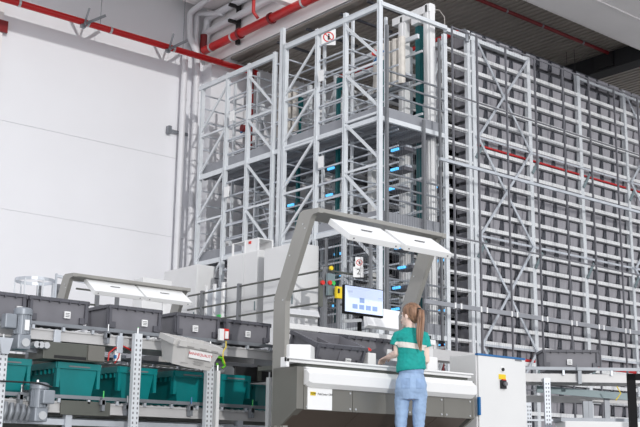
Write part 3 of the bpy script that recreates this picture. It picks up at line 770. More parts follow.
mb.build('tiles', 'screen_tile', s)
mb = MB().bx(mx0+W*.09, mx0+W*.2, MY-.005, MY-.003, mz0+H*.74, mz0+H*.81).bx(mx0+W*.86, mx0+W*.95, MY-.005, MY-.003, mz0+H*.66, mz0+H*.69).bx(mx0+W*.01, mx0+W*.99, MY-.005, MY-.003, mz0+H*.90, mz0+H*.905)
mb.bx(mx0+W*.6, mx0+W*.615, MY-.005, MY-.003, mz0+H*.5, mz0+H*.52)
mb.build('menu_marks', 'screen_grey', s)
MB().tube([(mx0+W*.6, MY+.06, mz0+H*.3), (mx0+W*.6, MY+.12, mz0-.05), (mx0+W*.75, MY+.2, 1.47)], .022, 8).build('arm', 'black_steel', t, smooth=True)
MB().bar((mx0+W*.15, MY+.1, mz0-.06), (mx0+W*.6, MY+.1, mz0-.03), .03, .03).build('arm', 'alu', t)
props(MB().bx(7.25, 7.55, 7.3, 7.42, 1.44, 1.47).bar((7.3, 7.36, 1.1), (7.3, 7.36, 1.45), .02, .02).build('bracket_tray', 'black'), 'small black tray beside the shoulder of the person', 'tray')

# ------------------------------------------------------------------ totes
def big_tote(name, label, cat, loc, rot, Lx, Ly, H, body, rimm, group=None, marks=True, rims=.028, taper=.02, lab=None, labels_x=0.):
    t = thing(name, label, cat, loc, rot=rot, group=group)
    tote_mb(Lx-.02, Ly-.02, H, taper, wall=.012).build('tote_body', body, t)
    a, b = Lx/2, Ly/2
    mb = MB()
    # rim frame
    for y in (-b, b): mb.bx(-a, a, y-.012, y+.012, H-rims, H)
    for x in (-a, a): mb.bx(x-.012, x+.012, -b, b, H-rims, H)
    n = max(3, int(Lx/.085))
    for k in range(n+1):
        x = -a+Lx*k/n
        for y in (-b, b): mb.bx(x-.005, x+.005, y-.017, y+.017, H-rims-.012, H-.006)
    for sx in (-1, 1):
        for sy in (-1, 1): 
            mb.box((sx*(a-.018), sy*(b-.006), H*.6), (.026, .026, H*.75))
            mb.box((sx*(a-.006), sy*(b-.02), H*.6), (.026, .026, H*.75))
            mb.box((sx*(a-.045), sy*(b-.008), H*.28), (.06, .02, H*.22))
    mb.build('rim', rimm, t)
    if lab:
        l = MB().bx(lab[0]-.028, lab[0]+.028, -b-.006, -b+.01, lab[1]-.03, lab[1]+.03).build('label_sticker', 'label_white', t); l['label'] = 'small white sticker'
        mb = MB()
        for k in range(3): mb.bx(lab[0]-.02, lab[0]+.02, -b-.008, -b-.006, lab[1]-.018+.014*k, lab[1]-.012+.014*k)
        mb.build('print', 'print_grey', l)
    return t
CY = 8.6
# grey totes on the top conveyor (front face at CY)
gt = [(0, 27, 294, 'grey tote on the upper conveyor, cut by the left frame edge', 3.42, 4.00, -.32),
      (28, 87, 0, 'grey tote on the upper conveyor above the blue-grey motor', 4.03, 4.585, .02),
      (105, 159, 0, 'grey tote in the middle of the upper conveyor', 4.79, 5.335, .05),
      (175, 217, 0, 'grey tote behind the tipped light grey crate', 5.50, 5.99, .02),
      (218, 268, 0, 'grey tote at the right end of the upper conveyor, by the arch leg', 6.06, 6.60, .0)]
for i, g in enumerate(gt):
    x0, x1 = g[4], g[5]
    ly = .40; z = 1.375
    lx = (x1-x0)*[1, .58, .15, .15, .1][i] if False else 0
    lp = [.24, .08, .10, -.03, .0][i]
    big_tote('plastic_tote', g[3], 'tote', ((x0+x1)/2, CY+ly/2, z), (0, 0, 0), x1-x0, ly, .245 if i != 4 else .235, 'tote_grey', 'tote_dark', 'grey totes on the upper conveyor', lab=(lp, .11))
# teal totes on the lower conveyor
def teal_tote(label, x0, w, z=.77, y=CY, H=.31, d=.6):
    t = thing('teal_tote', label, 'tote', (x0+w/2, y+d/2, z), group='teal totes on the lower conveyor')
    a, b = w/2, d/2
    def ring(x, yy, z): return [(-x, -yy, z), (x, -yy, z), (x, yy, z), (-x, yy, z)]
    MB().loft([ring(a-.065, b-.03, 0), ring(a-.025, b-.008, H-.06), ring(a-.02, b-.008, H), ring(a-.035, b-.02, H), ring(a-.06, b-.045, .015)]).build('tote_body', 'teal', t)
    mb = MB()
    for yy in (-b, b): mb.bx(-a, a, yy-.012, yy+.012, H-.055, H)
    for xx in (-a, a): mb.bx(xx-.012, xx+.012, -b, b, H-.055, H)
    for sx in (-1, 1):
        for sy in (-1, 1): mb.box((sx*(a-.012), sy*(b-.02), H-.13), (.03, .05, .17))
        for k in range(7): mb.box((sx*a, -b+.06+k*(d-.12)/6, H-.07), (.02, .012, .05))
    mb.build('rim', 'teal', t)
    mb = MB().bx(-.10, .10, -b-.016, -b-.012, H-.04, H-.028)
    mb.build('grip_mark', 'print_grey', t)
    # stacked side panel
    return t
for x0, w, lb in ((3.70, .38, 'teal tote at the left frame edge behind the perforated post'), (4.325, .41, 'large teal tote left of the middle perforated post'), (4.92, .39, 'teal tote partly behind the middle perforated post'),
                  (5.50, .39, 'teal tote under the tipped light grey crate'), (6.02, .35, 'teal tote right of the slim white post')):
    teal_tote(lb, x0, w)
teal_tote('small teal tote set back near the arch leg', 7.0, .42, .80, 9.35)
teal_tote('teal tote almost hidden behind the arch leg', 7.5, .42, .80, 9.35)

# ------------------------------------------------------------------ left conveyors
def conveyor(label, z, x0, x1, y0, y1, covers=()):
    t = thing('roller_conveyor', label, 'conveyor', ((x0+x1)/2, (y0+y1)/2, 0), world=True)
    MB().bx(x0, x1, y0, y0+.04, z-.115, z-.02).bx(x0, x1, y0-.012, y0, z-.115, z-.10).bx(x0, x1, y0-.012, y0, z-.035, z-.02).build('side_frame', 'conv_light', t)
    MB().bx(x0, x1, y1, y1+.04, z-.115, z-.0).build('side_frame', 'conv_light', t)
    MB().bx(x0, x1, y0-.03, y0-.01, z+.005, z+.035).build('guide_rail', 'galv_dark', t)
    mb = MB(); x = x0+.04
    while x < x1: mb.tube([(x, y0+.04, z-.03), (x, y1, z-.03)], .025, 8); x += .075
    mb.build('rollers', 'alu', t, smooth=True)
    x = x0+.2
    k = 0
    while x < x1:
        MB().bx(x-.012, x+.012, y0-.03, y0, z-.03, z+.01).build('rail_bracket', 'galv', t); x += .28; k += 1
    for a in covers: 
        MB().bx(a[0], a[1], y0-.03, y0-.005, z-.13, z-.01).build('cover', 'conv_dark', t, bevel=.003)
    return t
up = conveyor('upper roller conveyor carrying the grey totes', 1.365, 3.3, 6.75, CY-.02, CY+.45)
lo = conveyor('lower roller conveyor carrying the teal totes', .765, 3.3, 6.75, CY-.02, CY+.62, covers=[(4.36, 4.83)])
cy = CY-.06
# belt module under upper conveyor
bmod = thing('belt_module', 'brown-grey belt drive housing under the upper conveyor', 'drive', (4.5, 8.6, 1.15), world=True)
MB().bx(4.15, 4.72, CY-.08, CY+.2, 1.09, 1.235).build('housing', 'conv_dark', bmod, bevel=.004)
MB().bx(4.25, 4.55, CY-.084, CY-.08, 1.10, 1.125).build('slot', 'black', bmod)
MB().bx(4.56, 4.72, CY-.095, CY-.08, 1.10, 1.23).build('side_cover', 'fascia', bmod)
MB().bx(3.3, 4.13, CY+.0, CY+.04, 1.14, 1.2).build('side_frame', 'galv_dark', bmod)
# inner secondary conveyor
t = conveyor('inner secondary conveyor between the two tote levels', 1.17, 4.85, 8.2, CY+.55, CY+1.0)
t = thing('belt_drive', 'black belt drum unit below the right grey tote', 'drive', (6.1, 9.0, 1.1), world=True)
MB().bx(6.2, 6.47, CY+.02, CY+.4, 1.05, 1.17).bx(6.47, 6.52, CY+.05, CY+.4, 1.04, 1.18).bx(6.52, 6.7, CY+.02, CY+.4, 1.05, 1.17).build('belt', 'belt', t, bevel=.01); MB().tube([(6.15, CY+.03, 1.11), (6.15, CY+.4, 1.11)], .06, 16).build('drum', 'alu', t, smooth=True)
MB().bx(6.47, 6.51, CY+.0, CY+.02, 1.04, 1.19).build('bracket', 'conv_dark', t)
# dark machinery and cross members behind
mb = MB()
t = thing('support_frame', 'dark steel support frame behind the left conveyors', 'frame', (5, 9.6, 0), world=True)
for x in (3.6, 4.6, 5.6, 6.6, 7.6):
    MB().bx(x-.03, x+.03, 9.7, 9.76, 0, 1.3).build('post', 'galv_dark', t)
for z in (.35, .62, 1.02): MB().bx(3.2, 8.2, 9.68, 9.7, z-.04, z+.04).build('cross_member', 'galv', t)
MB().bx(3.2, 8.6, 9.9, 9.95, 0, 1.25).build('back_sheet', 'conv_dark', t)
t = thing('support_frame', 'low dark frame beneath the lower conveyor', 'frame', (5, 8.7, 0), world=True)
MB().bx(3.3, 6.75, CY+.3, CY+.34, .2, .6).build('panel', 'conv_dark', t)
MB().bx(3.3, 6.75, CY+.0, CY+.05, .55, .60).build('cross_member', 'galv', t)
MB().bx(3.3, 6.75, CY+.0, CY+.03, .45, .48).build('cross_member', 'galv_dark', t)
MB().bx(5.3, 5.95, CY-.02, CY+.02, .40, .54).build('carton_panel', 'brown_panel', t)
for x in (4.45, 5.10, 6.25): 
    MB().bx(x-.03, x+.03, CY-.03, CY+.03, 0, .65).build('leg', 'galv', t)
# perforated uprights
def perf(label, px, y, ztop, w=.075, m='painted_steel', holes=True):
    x = px
    t = thing('perforated_post', label, 'post', (x, y, 0), world=True)
    mb = MB()
    if holes:
        z = .5
        while z < ztop-.03:
            for s in (-1, 1): mb.bx(x+s*w*.27-.006, x+s*w*.27+.006, y-.002, y+.001, z-.010, z+.010)
            z += .042
    build_multi('post_body', [(MB().bx(x-w/2, x+w/2, y, y+.05, 0, ztop), m), (mb, 'print_grey')], t)
    MB().tube([(x, y+.02, ztop), (x, y+.02, ztop+.05)], .008, 6).build('bolt', 'alu', t)
    return t
perf('perforated post in front of the teal totes, left of the tipped crate', 4.99, 8.4, 1.36)
perf('perforated post at the right edge of the tipped crate', 5.755, 8.38, 1.30)
perf('perforated post at the left frame edge', 3.745, 8.4, 1.20)
perf('plain slim white post right of the tipped crate', 5.86, 8.4, 1.09, .035, 'white_steel', False)
perf('plain slim white post beside the arch leg', 6.43, 8.35, 1.06, .03, 'white_steel', False)
# bolts/clamps on rails
clampg = 'rail clamps along the conveyors'
def clamp(x, z, lab, tip='alu'):
    t = thing('rail_clamp', lab, 'clamp', (x, CY-.08, z), world=True)
    MB().bx(x-.014, x+.014, CY-.09, CY-.03, z-.11, z-.0).bx(x-.03, x+.02, CY-.09, CY-.06, z-.06, z-.02).build('body', 'galv_dark', t)
    MB().tube([(x, CY-.08, z), (x, CY-.08, z+.06)], .006, 6).build('bolt', tip, t)
clamp(4.75, 1.37, 'rail clamp on the upper conveyor above the belt housing')
clamp(5.05, 1.37, 'rail clamp on the upper conveyor beside the perforated post', 'green_lamp')
clamp(4.74, .79, 'rail clamp with green tip below the large teal tote', 'green_lamp')
clamp(4.98, .76, 'plain rail clamp left of the middle perforated post')
clamp(5.65, .78, 'rail clamp with blue tip below the teal tote under the crate', 'blue')
clamp(6.35, .79, 'rail clamp beside the slim white post at the arch leg', 'green_lamp')
clamp(3.98, .80, 'rail clamp on the lower conveyor near the left frame edge')
clamp(6.68, 1.40, 'rail clamp at the right end of the upper conveyor', 'green_lamp')
# covers on the upper frame
for px, lb in ((57, 'small grey cable box with yellow wire under the second grey tote'), (120, 'small grey cable box above the red cable')):
    q = on(px, 340, 'Y', CY-.05)
    t = thing('cable_box', lb, 'box', (q.x, CY-.05, q.z), world=True)
    MB().bx(q.x-.03, q.x+.03, CY-.06, CY-.03, 1.19, 1.34).build('housing', 'galv', t, bevel=.004)
    MB().tube([(q.x, CY-.05, 1.19), (q.x-.01, CY-.06, 1.15), (q.x-.03, CY-.03, 1.1)], .006, 6).build('wire', 'yellow' if px == 57 else 'cable_red', t)
pts = [on(px, py, 'Y', CY-.05) for px, py in ((108, 361), (109, 353), (115, 348), (123, 346), (131, 350), (135, 354))]
props(MB().tube(pts, .007, 6).build('red_cable', 'cable_red', smooth=True), 'red cable arching left of the middle perforated post', 'cable')
q = on(117, 356, 'Y', CY-.03)
t = thing('sensor_unit', 'small white sensor with blue mark under the red cable', 'sensor', tuple(q), world=True)
MB().box(q, (.06, .04, .09)).build('housing', 'white_steel', t, bevel=.006); MB().box(q+V((-.03, -.02, -.01)), (.02, .02, .03)).build('mark', 'blue', t)
# red tag and cables right of the crate
q = on(224, 336, 'Y', CY-.1)
t = thing('sensor_unit', 'red and white sensor with cables right of the crate', 'sensor', tuple(q), world=True)
MB().box(q+V((-.035, 0, .01)), (.05, .03, .11)).build('reflector', 'label_white', t)
MB().box(q+V((.02, .005, .02)), (.065, .02, .10)).build('red_bracket', 'estop_red', t); MB().box(q+V((.02, -.01, .01)), (.035, .02, .07)).build('face', 'label_white', t)
pts = [on(px, py, 'Y', CY-.1) for px, py in ((226, 341), (226, 347), (223, 352), (223, 358), (225, 364))]
MB().tube(pts, .006, 6).build('cable', 'yellow', t, smooth=True)
pts = [on(px, py, 'Y', CY-.1) for px, py in ((217, 357), (222, 358), (223, 362), (225, 366), (222, 368))]
MB().tube(pts, .011, 6).build('cable', 'cable_green', t, smooth=True)
pts = [on(px, py, 'Y', CY-.1) for px, py in ((217, 363), (218, 368))]
MB().tube(pts, .011, 6).build('cable', 'cable_green', t, smooth=True)
pts = [on(px, py, 'Y', 8.36) for px, py in ((0, 381), (20, 382), (38, 383), (52, 387))]
props(MB().tube(pts, .008, 6).build('black_cable', 'cable_black', smooth=True), 'thin black cable crossing in front of the left teal tote', 'cable')
# gear motors
def motor(label, px, py0, py1, side):
    y = CY-.16
    a = on(px, py0, 'Y', y); b = on(px, py1, 'Y', y); x = a.x; zt, zb = a.z, b.z; h = zt-zb
    t = thing('gear_motor', label, 'motor', (x, y, zb), world=True)
    MB().tube([(x, y, zb+h*.36), (x, y, zt-h*.16)], .065, 18).build('stator', 'motor', t, smooth=True)
    mb = MB()
    for k in range(10):
        A = 2*PI*k/10; mb.bx(x+.068*math.cos(A)-.004, x+.068*math.cos(A)+.004, y+.068*math.sin(A)-.004, y+.068*math.sin(A)+.004, zb+h*.38, zt-h*.18)
    mb.build('fins', 'motor', t)
    MB().tube([(x, y, zt-h*.17), (x, y, zt-h*.04), (x, y, zt)], [.078, .078, .055], 18).build('fan_cover', 'motor', t, smooth=True)
    if side: MB().bx(x-.17, x-.07, y-.05, y+.04, zb+h*.48, zt-h*.18).build('terminal_box', 'motor', t, bevel=.01)
    else: MB().bx(x-.02, x+.085, y-.12, y-.05, zb+h*.45, zt-h*.2).build('terminal_box', 'motor', t, bevel=.01)
    MB().bx(x-.055, x+.06, y-.06, y+.08, zb, zb+h*.36).build('gearbox', 'motor', t, bevel=.012)
    MB().tube([(x+.01, y-.075, zb+h*.16), (x+.01, y-.055, zb+h*.16)], .035, 14).build('output_cap', 'alu', t, smooth=True)
    if side: MB().bx(x-.01, x+.03, y-.074, y-.068, zb+h*.45, zb+h*.7).build('type_plate', 'label_white', t)
    else: MB().tube([(x-.02, y, zt), (x-.02, y, zt+.02)], .012, 8).build('eye_bolt', 'alu', t)
motor('blue-grey gear motor with side terminal box in front of the upper grey tote', 23.5, 308, 350, True)
motor('blue-grey gear motor below the left teal tote', 40, 382.5, 422, False)
q = on(40, 345, 'Y', CY-.1)
t = thing('shaft_coupling', 'steel shaft ends between the motor and the belt housing', 'coupling', tuple(q), world=True)
for dx in (-.04, .0, .05): MB().tube([q+V((dx, -.03, 0)), q+V((dx, .06, 0))], .028, 10).build('shaft_end', 'alu', t, smooth=True)
# bracket at left edge and curved rollers
q = on(6, 345, 'Y', 8.36)
t = props(MB().add([(q.x-.06, 8.36, q.z+.06), (q.x+.06, 8.36, q.z+.06), (q.x+.03, 8.36, q.z-.07), (q.x-.03, 8.36, q.z-.07), (q.x-.06, 8.38, q.z+.06), (q.x+.06, 8.38, q.z+.06), (q.x+.03, 8.38, q.z-.07), (q.x-.03, 8.38, q.z-.07)],
     [(0, 1, 2, 3), (7, 6, 5, 4), (0, 4, 5, 1), (1, 5, 6, 2), (2, 6, 7, 3), (3, 7, 4, 0)]).build('gusset_bracket', 'galv'), 'steel gusset on top of the left perforated post', 'bracket')
for k, px in enumerate((7, 13, 19, 25, 31)):
    a = on(px, 402+k, 'Y', CY-.12); b = on(px, 420, 'Y', CY-.12)
    lb = 'grey curved roller end, '+['first', 'second', 'third', 'fourth', 'fifth'][k]+' from the left below the teal totes'
    props(MB().tube([(a.x, CY-.1, a.z), (a.x-.01, CY-.12, (a.z+b.z)/2), (a.x-.02, CY-.1, b.z)], [.02, .028, .02], 10).build('roller_end', 'galv_dark', smooth=True), lb, 'roller', 'curved roller ends under the left conveyor')

# tipped light grey crate
rotc = (math.radians(16), math.radians(5.5), math.radians(-3))
ctr = on(191.5, 365, 'Y', 8.22)
t = thing('distribution_crate', 'light grey tipped crate with a red-lettered white label', 'crate', (ctr.x-.01, 8.3, ctr.z+.005), rot=rotc)
Lx, Ly, Hc = .475, .32, .225
def ring(x, y, z, c=.06): return [(-x, -y+c, z), (-x+c*1.6, -y, z), (x, -y, z), (x, y, z), (-x, y, z)]
MB().loft([ring(Lx/2-.06, Ly/2-.03, 0), ring(Lx/2-.012, Ly/2-.008, Hc-.05), ring(Lx/2-.012, Ly/2-.008, Hc), ring(Lx/2-.03, Ly/2-.022, Hc), ring(Lx/2-.075, Ly/2-.045, .015)]).build('crate_body', 'crate_grey', t)
mb = MB(); a, b = Lx/2, Ly/2
for yy in (-b, b): mb.bx(-a+.03, a, yy-.012, yy+.012, Hc-.05, Hc)
for xx in (-a, a): mb.bx(xx-.012, xx+.012, -b+.03, b, Hc-.05, Hc)
for k in range(6):
    mb.bx(-a+.05+k*.07, -a+.08+k*.07, b-.028, b-.01, Hc-.05, Hc+.004)
rimb = mb; mb = MB()
for x in (-.13, -.0, .12): mb.bx(x, x+.07, -b-.016, -b-.012, Hc-.045, Hc-.035).bx(x, x+.07, -b+.024, -b+.03, .03, .036)
build_multi('rim', [(rimb, 'crate_grey'), (mb, 'crate_rim')], t)
# label on the tapered front face (leans by atan)
lean = math.atan2(.022, Hc-.05)
lm = Matrix.Translation((.03, -b+.004, .125)) @ Matrix.Rotation(-lean, 4, 'X')
l = MB().bx(-.115, .115, -.008, 0, -.035, .035).xf(lm).build('paper_label', 'label_white', t); l['label'] = 'white paper label with red lettering'
text('BANNEQUALITY', .033, 'print_red', l, lm @ facing_y(0, -.009, .004), 'red_lettering')
mb = MB()
for k in range(2): mb.bx(-.05, .05, -.004, .0, -.055-.016*k, -.050-.016*k)
mb.xf(lm).build('small_print', 'crate_rim', t)

# ------------------------------------------------------------------ workstation bins
t = big_tote('plastic_tote', 'open grey tote tipped toward the operator on the workstation', 'tote', (6.18, 7.27, 1.13), (math.radians(21), 0, 0), .56, .38, .20, 'tote_grey', 'tote_dark', taper=.03, lab=(.10, .06))
MB().bx(-.005, .005, -.18, .18, .02, .17).build('divider', 'tote_grey', t)
big_tote('plastic_tote', 'grey tote standing behind the red stop button', 'tote', (6.76, 7.50, 1.215), (math.radians(8), 0, 0), .60, .40, .20, 'tote_grey', 'tote_dark')
MB_ = MB().bx(6.4, 7.1, 7.25, 7.3, 1.1, 1.19).build('tote_stop', 'galv_dark'); props(MB_, 'grey metal ledge under the tote beside the stop button', 'ledge')

# ------------------------------------------------------------------ control cabinet right
cx0, cx1, cyf, cyb, cz = 7.865, 8.572, 7.0, 7.36, 1.30
t = thing('control_cabinet', 'white electrical cabinet with a blue top strip and rotary switch', 'cabinet', (8.2, 7.2, 0), world=True)
MB().bx(cx0, cx1, cyf+.02, cyb, 0, cz).build('body', 'cabinet_grey', t, bevel=.006)
MB().bx(cx0+.012, cx1, cyf, cyf+.018, .1, cz-.012).build('door', 'cabinet_grey', t, bevel=.004)
MB().bx(cx0+.0, cx1, cyf-.004, cyf+.03, cz-.010, cz+.008).build('top_strip', 'blue', t)
q = on(479.5, 406, 'Y', cyf-.02); MB().bx(q.x-.012, q.x+.012, cyf-.03, cyf, q.z-.085, q.z+.085).build('handle', 'blue', t, bevel=.006)
q = on(502, 369.5, 'Y', cyf); MB().bx(q.x-.02, q.x+.02, cyf-.006, cyf, q.z-.02, q.z+.03).build('lock_plate', 'label_white', t); MB().tube([(q.x, cyf-.02, q.z), (q.x, cyf, q.z)], .016, 12).build('key_lock', 'black', t)
q = on(502, 377, 'Y', cyf); MB().bx(q.x-.05, q.x+.05, cyf-.006, cyf, q.z-.023, q.z+.025).build('warning_label', 'yellow', t)
q = on(502.5, 384, 'Y', cyf); s = MB().bx(q.x-.038, q.x+.038, cyf-.02, cyf, q.z-.045, q.z+.035).build('switch_plate', 'black', t)
MB().tube([(q.x+.008, cyf-.045, q.z), (q.x+.008, cyf-.02, q.z)], .02, 12).build('rotary_knob', 'print_grey', s)
MB().bx(q.x-.02, q.x+.03, cyf-.022, cyf-.004, q.z+.035, q.z+.045).build('red_tab', 'estop_red', s)
q = on(518.5, 360.5, 'Y', cyf)
text('REMBRAND', .022, 'black', t, facing_y(q.x-.0, cyf-.003, q.z-.002), 'maker_text') if False else MB().bx(q.x-.055, q.x+.045, cyf-.003, cyf, q.z-.008, q.z+.008).build('maker_mark', 'rail_grey', t)
# ------------------------------------------------------------------ right conveyor (runs across the view)
D = 12.5
pA, pB = at(524, 377, D), at(646, 377.6, D)
dirr = V((pB.x-pA.x, pB.y-pA.y, 0)).normalized(); az = math.atan2(dirr.y, dirr.x)
zc = 1.27
L = 2.6
t = thing('roller_conveyor', 'pale conveyor at the right, carrying the wide grey tote', 'conveyor', (pA.x-.3*dirr.x, pA.y-.3*dirr.y, 0), rotz=az)
MB().bx(-.1, L, 0, .04, zc-.06, zc+.035).bx(-.1, L, -.012, 0, zc-.06, zc-.045).build('side_frame', 'conv_light', t)
MB().bx(-.1, L, .5, .54, zc-.06, zc+.035).build('side_frame', 'conv_light', t)
MB().bx(-.1, L, -.03, -.01, zc+.075, zc+.11).build('guide_rail', 'galv_dark', t)
mb = MB(); x = 0
while x < L: mb.tube([(x, .04, zc+.0), (x, .5, zc+.0)], .025, 8); x += .08
mb.build('rollers', 'alu', t, smooth=True)
for x in (.2, .75, 1.3): MB().bx(x-.012, x+.012, -.03, 0, zc+.02, zc+.08).build('rail_bracket', 'galv', t)
MB().bx(.91, .95, -.05, -.01, zc-.08, zc+.07).tube([(.90, -.04, zc+.07), (.90, -.04, zc+.14)], .008, 6).build('rail_clamp', 'galv_dark', t)
MB().bar((.5, .3, zc-.12), (1.6, .3, zc-.2), .04, .08).build('slanted_channel', 'slate', t)
MB().bx(.0, 1.9, .7, .74, zc-.25, zc-.17).build('lower_frame', 'conv_light', t)
MB().bx(-.1, 2.0, .5, .53, zc-.48, zc-.46).build('lower_frame', 'galv', t)
for (px, y0, y1, wd) in ((546, 375, 430, .07), (522+7, 390, 430, .05), (538, 397, 430, .06)):
    x = (px-524)/ (F/D) + .3
    leg = MB().bx(x-wd/2, x+wd/2, -.06 if px == 546 else .6, 0 if px == 546 else .65, 0, zc-.02 if px == 546 else zc-.26)
    mb = MB(); z = .6
    while z < (zc-.06 if px == 546 else zc-.3):
        yy = -.062 if px == 546 else .598
        mb.bx(x-.02, x-.008, yy, yy+.003, z-.01, z+.01).bx(x+.008, x+.02, yy, yy+.003, z-.01, z+.01); z += .045
    build_multi('perforated_leg', [(leg, 'galv'), (mb, 'print_grey')], t)
for (px, z0, wd) in ((592, .75, .06), (597, .7, .05), (614, .6, .06)):
    x = (px-524)/(F/D)+.3
    MB().bx(x-wd/2, x+wd/2, .35, .4, z0, zc-.12 if px > 610 else zc-.25).build('support_leg', 'galv_dark', t)
MB().bx(.75, 1.15, .3, .4, .72, .77).build('bottom_rail', 'white_steel', t)
xq = (616-524)/(F/D)+.3
MB().tube([(xq, -.02, zc-.1), (xq+.04, -.02, zc-.18), (xq-.02, -.02, zc-.26)], .006, 6).build('cable', 'yellow', t)
mid = at(572, 366, D); 
big_tote('plastic_tote', 'wide grey tote travelling on the right conveyor', 'tote', (mid.x-.2*dirr.y*-1*.0+V((-dirr.y, dirr.x, 0)).x*.22, mid.y+dirr.x*.22, zc+.07), (0, 0, az), .64, .4, .24, 'tote_grey', 'tote_dark', lab=(-.02, .10))
# pale bench at bottom right
q = at(565, 421, 11.6); q2 = at(646, 420, 11.6)
t = thing('machine_cover', 'low pale machine cover at the bottom right corner', 'cover', (q.x, q.y, 0), rotz=az)
MB().bx(0, 1.1, 0, .5, 0, q.z).build('body', 'cabinet_grey', t, bevel=.01); MB().bx(-.02, 1.1, .1, .5, q.z, q.z+.04).build('top_belt', 'galv_dark', t)
# black frame at right edge
q = at(628, 373.5, 10.5)
t = thing('steel_gate', 'black steel frame cut by the right edge of the picture', 'frame', (q.x, q.y, 0), rotz=az)
MB().bx(0, .07, 0, .06, 0, q.z).build('post', 'black_steel', t); MB().bx(0, .8, 0, .06, q.z-.06, q.z).build('crossbar', 'black_steel', t); MB().bx(.73, .8, 0, .06, 0, q.z-.06).build('post', 'black_steel', t)

# ------------------------------------------------------------------ second workstation (far left)
b0 = on(70, 275, 'Z', 2.33)
ws2 = thing('pick_workstation', 'second grey arched workstation far behind the left totes', 'workstation', (b0.x, b0.y, 0), world=True)
arch(ws2, b0.x-.06, b0.y+.30, 2.335, on(178, 296, 'Y', b0.y).x)
lamp(ws2, on(84, 279, 'Y', b0.y-.1).x, on(133, 285, 'Y', b0.y-.1).x, b0.y-.12, 2.30)
lamp(ws2, on(135, 286, 'Y', b0.y-.1).x, on(180, 291, 'Y', b0.y-.1).x, b0.y-.12, 2.30)
MB().bx(b0.x-.1, b0.x+2, b0.y, b0.y+.6, 1.0, 1.1).build('worktop', 'white_steel', ws2)
MB().bx(b0.x-.1, b0.x+2, b0.y, b0.y+.06, 0, 1.0).build('fascia_panel', 'fascia', ws2)
q = on(165, 297, 'Y', 13.0)
props(MB().box((q.x, 13.0, q.z), (.14, .1, .16)).bar((q.x-.02, 13.0, 1.2), (q.x-.02, 13.0, q.z), .03, .03).build('camera_box', 'cabinet_grey'), 'small white device box under the far right lamp', 'box')

# ------------------------------------------------------------------ the person
P0 = V((6.673, 6.68, 0))
def remeshed(mb, name, m, parent, voxel, smooth=4, noise=0., seed=0):
    me = bpy.data.meshes.new('tmp'); me.from_pydata(mb.v, [], mb.f)
    bm = bmesh.new(); bm.from_mesh(me); bmesh.ops.recalc_face_normals(bm, faces=bm.faces); bm.to_mesh(me); bm.free()
    o = bpy.data.objects.new('tmp', me); COL.objects.link(o)
    md = o.modifiers.new('r', 'REMESH'); md.mode = 'VOXEL'; md.voxel_size = voxel
    s = o.modifiers.new('s', 'SMOOTH'); s.iterations = smooth; s.factor = .5
    dg = bpy.context.evaluated_depsgraph_get(); dg.update()
    nm = bpy.data.meshes.new_from_object(o.evaluated_get(dg)); bpy.data.objects.remove(o)
    if noise:
        from mathutils import noise as N
        ns = [v.normal.copy() for v in nm.vertices]
        for v, n in zip(nm.vertices, ns):
            v.co += n*noise*(N.noise(V((v.co.x*9+seed, v.co.y*9, v.co.z*22)))+.5*N.noise(v.co*45))
    for p in nm.polygons: p.use_smooth = True
    nm.materials.clear(); nm.materials.append(M[m]); nm.name = name
    return link(bpy.data.objects.new(name, nm), parent)
def ering(c, rx, ry, n=20, yawr=0., tilt=0.):
    out = []
    for k in range(n):
        a = 2*PI*k/n; x, y = rx*math.cos(a), ry*math.sin(a)
        X, Y = x*math.cos(yawr)-y*math.sin(yawr), x*math.sin(yawr)+y*math.cos(yawr)
        out.append((c[0]+X, c[1]+Y, c[2]+tilt*X))
    return out
def ellipsoid(mb, c, rad, ax=None, n=18, m=12):
    """ax = (lateral, forward) unit vectors"""
    L, Fw = ax if ax else (V((1, 0, 0)), V((0, 1, 0))); U = V((0, 0, 1)); rings = []
    for i in range(1, m):
        t = PI*i/m
        rings.append([V(c)+L*rad[0]*math.sin(t)*math.cos(2*PI*k/n)+Fw*rad[1]*math.sin(t)*math.sin(2*PI*k/n)-U*rad[2]*math.cos(t) for k in range(n)])
    return mb.loft(rings)
person = thing('person', 'person with a long ponytail in teal shirt and light blue jeans at the workstation', 'person', tuple(P0), rotz=-PI/4)
TY = .30     # torso yaw
body = MB()
def torso(mb, g, spec):
    mb.loft([ering((cx, cy, z), rx+g, ry+g, 24, TY, tl) for z, cx, cy, rx, ry, tl in spec])
# trunk (skin) and legs
torso(body, 0, [(.80, -.012, .0, .10, .08, 0), (.90, -.012, -.005, .125, .10, 0), (1.02, -.008, 0, .09, .075, 0), (1.12, -.006, 0, .095, .075, 0), (1.25, -.01, 0, .115, .085, 0), (1.34, -.012, .0, .125, .07, 0), (1.375, -.012, 0, .10, .05, 0), (1.40, -.012, 0, .05, .045, 0)])
body.loft([ering((-.012, .0, 1.36), .05, .05), ering((-.014, .005, 1.41), .042, .042), ering((-.016, .012, 1.50), .042, .045)])
LEG = {-1: [(.88, -.082, .0, .068, .085), (.78, -.090, .0, .060, .073), (.68, -.096, .005, .053, .062), (.573, -.100, .01, .046, .053), (.46, -.100, .01, .044, .05), (.34, -.104, -.01, .045, .052), (.2, -.108, -.01, .034, .038), (.08, -.11, 0, .028, .034)],
       1: [(.88, .058, .0, .066, .083), (.78, .060, .0, .057, .071), (.68, .054, .005, .053, .062), (.573, .050, .01, .045, .053), (.46, .052, .01, .043, .05), (.34, .056, -.01, .044, .052), (.2, .06, -.01, .034, .038), (.08, .062, 0, .028, .034)]}
for s in (-1, 1):
    body.loft([ering((x, y, z), rx-.012, ry-.012, 16) for z, x, y, rx, ry in LEG[s]])
    x = LEG[s][-1][1]; ellipsoid(body, (x, .05, .04), (.035, .11, .035))
